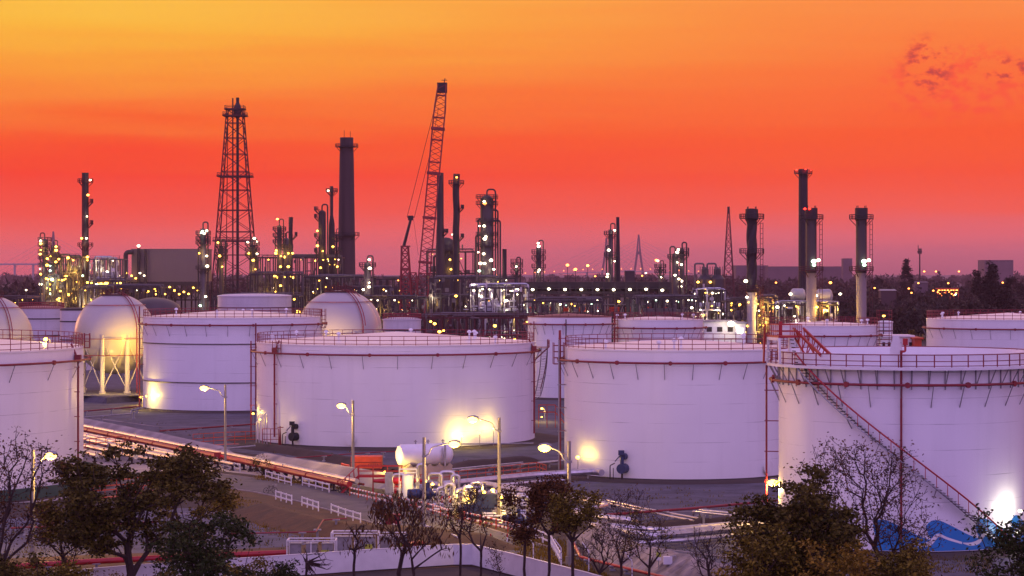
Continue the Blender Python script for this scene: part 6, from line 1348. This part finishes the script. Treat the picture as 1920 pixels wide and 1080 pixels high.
far_tree(1700, 487, 1500, 3.6, 'tall narrow far tree left of the telecom pole', seed=51, cb=.25)
far_tree(1846, 491, 1000, 5.2, 'round headed tree standing highest on the right skyline', seed=52, cb=.4, nt=70)
far_tree(1876, 518, 1010, 4.6, 'lower companion tree right of the round headed skyline tree', seed=53, cb=.3)
far_tree(1898, 513, 1400, 6.5, 'broad far tree at the right edge of the skyline', seed=54, cb=.2)
far_tree(1700, 612, 620, 5.0, 'orange lit low tree behind the big right tank, between two white tanks', leaf='leaf_olive', seed=55, cb=.15, ls=.6, cl=.8)
far_tree(1680, 618, 600, 3.0, 'small dark shrub tree beside the small cream tank', leaf='leaf_dark', seed=56, cb=.15, ls=.6, cl=.8)
def house(px0, px1, pyt, pyb, D, label, m='whitep', name='house', roofm='grey', win=0, depth=10, lit=False, flat=True, cat='building'):
    a = H(px0, pyt, D); q = H(px1, pyb, D); W_ = q.x - a.x; o = thing(name, ((a.x + q.x) / 2, D, 0), label, cat); b = MB(); b.box((0, depth / 2, a.z / 2), (W_, depth, a.z)); b.build('walls', M[m], o)
    b = MB()
    if flat: b.box((0, depth / 2, a.z + .2), (W_ + .8, depth + .8, .4))
    else: b.add([(-W_ / 2 - .5, -.5, a.z), (W_ / 2 + .5, -.5, a.z), (W_ / 2 + .5, depth, a.z), (-W_ / 2 - .5, depth, a.z), (-W_ / 2, depth / 2, a.z + W_ * .1), (W_ / 2, depth / 2, a.z + W_ * .1)], [(0, 1, 5, 4), (2, 3, 4, 5), (0, 4, 3), (1, 2, 5)])
    b.build('roof', M[roofm], o)
    for i in range(win):
        b = MB(); b.box((-W_ / 2 + W_ * (i + .5) / win, -.06, a.z - 1.8), (W_ / win * .5, .1, 1.2)); b.build('window', M['lamp_w' if lit else 'dark'], o)
    return o
house(1320, 1379, 604, 650, 600, 'white control building with a bright lamp behind the blue mixer tank', win=3)
house(1379, 1398, 607, 650, 598, 'small white annex with lit window right of the control building', win=1, lit=True)
lamp(thing('wall_lamp', H(1371, 607, 598), 'dazzling lamp on the wall of the white control building', 'lamp'), (0, 0, 0), .9, 'w'); point(None, H(1371, 606, 596), 700, (1, .85, .6), .3, 'wall_lamp_light')
house(1652, 1712, 632, 660, 560, 'low pale blue roofed building between the two white tanks at right', roofm='whitep', win=6)
house(1715, 1728, 636, 660, 556, 'small orange lit wall building beside the low pale building', m='orange', roofm='orange', win=0); house(1688, 1694, 636, 655, 556, 'narrow orange painted gate hut', m='orange', roofm='orange') if False else None
house(1846, 1900, 488, 514, 4200, 'large stepped office block on the far right horizon', m='farwall', roofm='farwall', win=8, depth=60); house(1858, 1888, 483, 488, 4190, 'upper storeys block atop the far office skyline', m='grey', depth=40) if False else None
house(1581, 1598, 485, 514, 3800, 'narrow far tower block right of the tallest stack', m='farwall', roofm='farwall', depth=20)
house(1440, 1580, 500, 514, 3900, 'very long low warehouse on the horizon behind the tallest stack', m='farwall', roofm='farwall', depth=60); house(1380, 1440, 498, 514, 3950, 'taller end of the horizon warehouse left of the tallest stack', m='farwall', roofm='farwall', depth=60)
house(1172, 1190, 508, 524, 1500, 'small dark hut like block on the far roofs beside the bridge', m='dark', depth=10)
house(1652, 1680, 545, 556, 1500, 'pale blue roofed shed among the far right woods', m='concrete', roofm='grey', flat=False); house(1715, 1740, 530, 548, 1600, 'pale gabled far house below the telecom pole', m='farwall', roofm='farwall', flat=False)
# glowing market
D = 1450; a = H(1758, 541, D); q = H(1797, 556, D); o = thing('lit_market', ((a.x + q.x) / 2, D, 0), 'orange glowing open market hall among the far right woods', 'building'); W_ = q.x - a.x; b = MB()
b.box((0, 4, a.z), (W_, 8, .5)); 
for i in range(6): b.bar((-W_ / 2 + W_ * i / 5, 0, 0), (-W_ / 2 + W_ * i / 5, 0, a.z), .4)
b.build('roof_and_posts', M['orange'], o)
b = MB()
for i in range(7): b.box((-W_ / 2 + W_ * (i + .5) / 7, .3, a.z - 1.0), (W_ / 10, .3, .45))
b.build('light_tubes', M['lamp_o'], o)
for i in range(9): lamp(o, (-W_ / 2 + W_ * i / 9, -.6, a.z - 2.2 - (i * 7 % 5) * .5), .5, 'o')
lamp(o, (W_ * .35, -.8, a.z - 3.6), .5, 'g')
for k, (px, py, D, kd, lab) in enumerate(((1640, 540, 1300, 'o', 'orange street light right of the lone collared stack'), (1704, 541, 1350, 'o', 'orange far street light below the narrow tree'), (1722, 531, 1500, 'o', 'orange far light at the telecom pole foot'), (1709, 549, 1250, 'o', 'orange far light in the woods left of the market'), (1778, 531, 1700, 'o', 'orange far light above the market hall'), (1880, 530, 1300, 'o', 'orange far light right of the skyline tree'), (1733, 509, 3000, 'o', 'faint orange light on the horizon right of the telecom pole'), (1755, 509, 3000, 'o', 'faint orange horizon light above the market'), (1798, 509, 3000, 'o', 'faint orange horizon light left of the office block'), (1455, 530, 1500, 'o', 'small orange light left of the tallest stack foot'), (1211, 512, 2500, 'w', 'pale far light right of the bridge pylon'), (1204, 517, 2200, 'o', 'orange far light under the bridge pylon'), (1116, 518, 1800, 'o', 'orange far light left of the tapering stack'), (49, 544, 900, 'w', 'small white far light near the left edge'), (1750, 545, 1300, 'o', 'orange far light just left of the market hall'))):
    c = H(px, py, D); o = thing('far_lamp', (c.x, D, 0), lab, 'lamp post', 'scattered far lights'); b = MB(); b.bar((0, .5, 0), (0, .5, c.z), .3, n=5); b.build('pole', M['dark'], o); lamp(o, (0, 0, c.z), .35 * D / 900, kd)
# cable stayed bridge
D = 6500; s = D / F
def pylon(px, pyt, label, hw=7):
    c = H(px, pyt, D); o = thing('bridge_pylon', (c.x, D, 0), label, 'bridge pylon', 'faint bridge pylons'); z = c.z; b = MB(); zs = z * .62
    for sd in (-1, 1): b.bar((sd * 15, 0, 0), (sd * 4, 0, zs), 5.5); b.bar((sd * 4.2, 0, zs - 3), (sd * .8, 0, z), 5, r2=.5)
    b.bar((-4, 0, zs), (4, 0, zs), 9, 8); b.build('legs', M['farwall'], o)
    b = MB()
    for sd in (-1, 1):
        for i in range(1, 7): b.bar((0, 0, z * (.55 + i * .06)), (sd * (20 + i * 26), 0, 28), .5)
    b.build('stay_cables', M['grey'], o); return o
pylon(1197.5, 440, 'faint pointed bridge pylon standing clear on the far horizon'); pylon(1137, 446, 'faint bridge pylon half hidden by the hooked vent column'); pylon(100, 434, 'very faint bridge pylon above the golden columns at far left')
o = thing('bridge_deck', (H(1100, 498, D).x, D, 0), 'long lamp lined bridge deck passing under the faint pylons', 'bridge'); b = MB(); P = [(-420, 0, 2), (-300, 0, 10), (-150, 0, 19), (0, 0, 28), (150, 0, 30), (320, 0, 22), (480, 0, 8)]
for p, q in zip(P, P[1:]): b.bar(p, q, 12, 2.2); b.bar(q, (q[0], 0, 0), 4)
b.build('deck', M['grey'], o)
for i in range(34): x = -400 + i * 26; z = np.interp(x, [p[0] for p in P], [p[2] for p in P]) + 8; lamp(o, (x, -6, z), 1.1, 'o')
o = thing('bridge_deck', (H(0, 494, D).x, D, 0), 'faint flat bridge deck crossing the left edge of the horizon', 'bridge'); b = MB(); b.box((60, 0, EYE + 18 * s - 2), (260, 12, 4)); 
for i in range(6): b.bar((-60 + i * 50, 0, 0), (-60 + i * 50, 0, EYE + 18 * s - 3), 5)
b.build('deck', M['grey'], o)
# ================================================================ haze
b = MB(); b.box((0, 7000, 79), (17000, 16000, 160)); hz = bpy.data.materials.new('haze_air'); hz.use_nodes = True; n = hz.node_tree.nodes; n.remove(n['Principled BSDF'])
pv = n.new('ShaderNodeVolumePrincipled'); pv.inputs['Density'].default_value = .00005; pv.inputs['Color'].default_value = (1, .58, .60, 1); pv.inputs['Anisotropy'].default_value = .0
hz.node_tree.links.new(pv.outputs[0], n['Material Output'].inputs['Volume'])
o = b.build('haze', hz); o['kind'] = 'stuff'
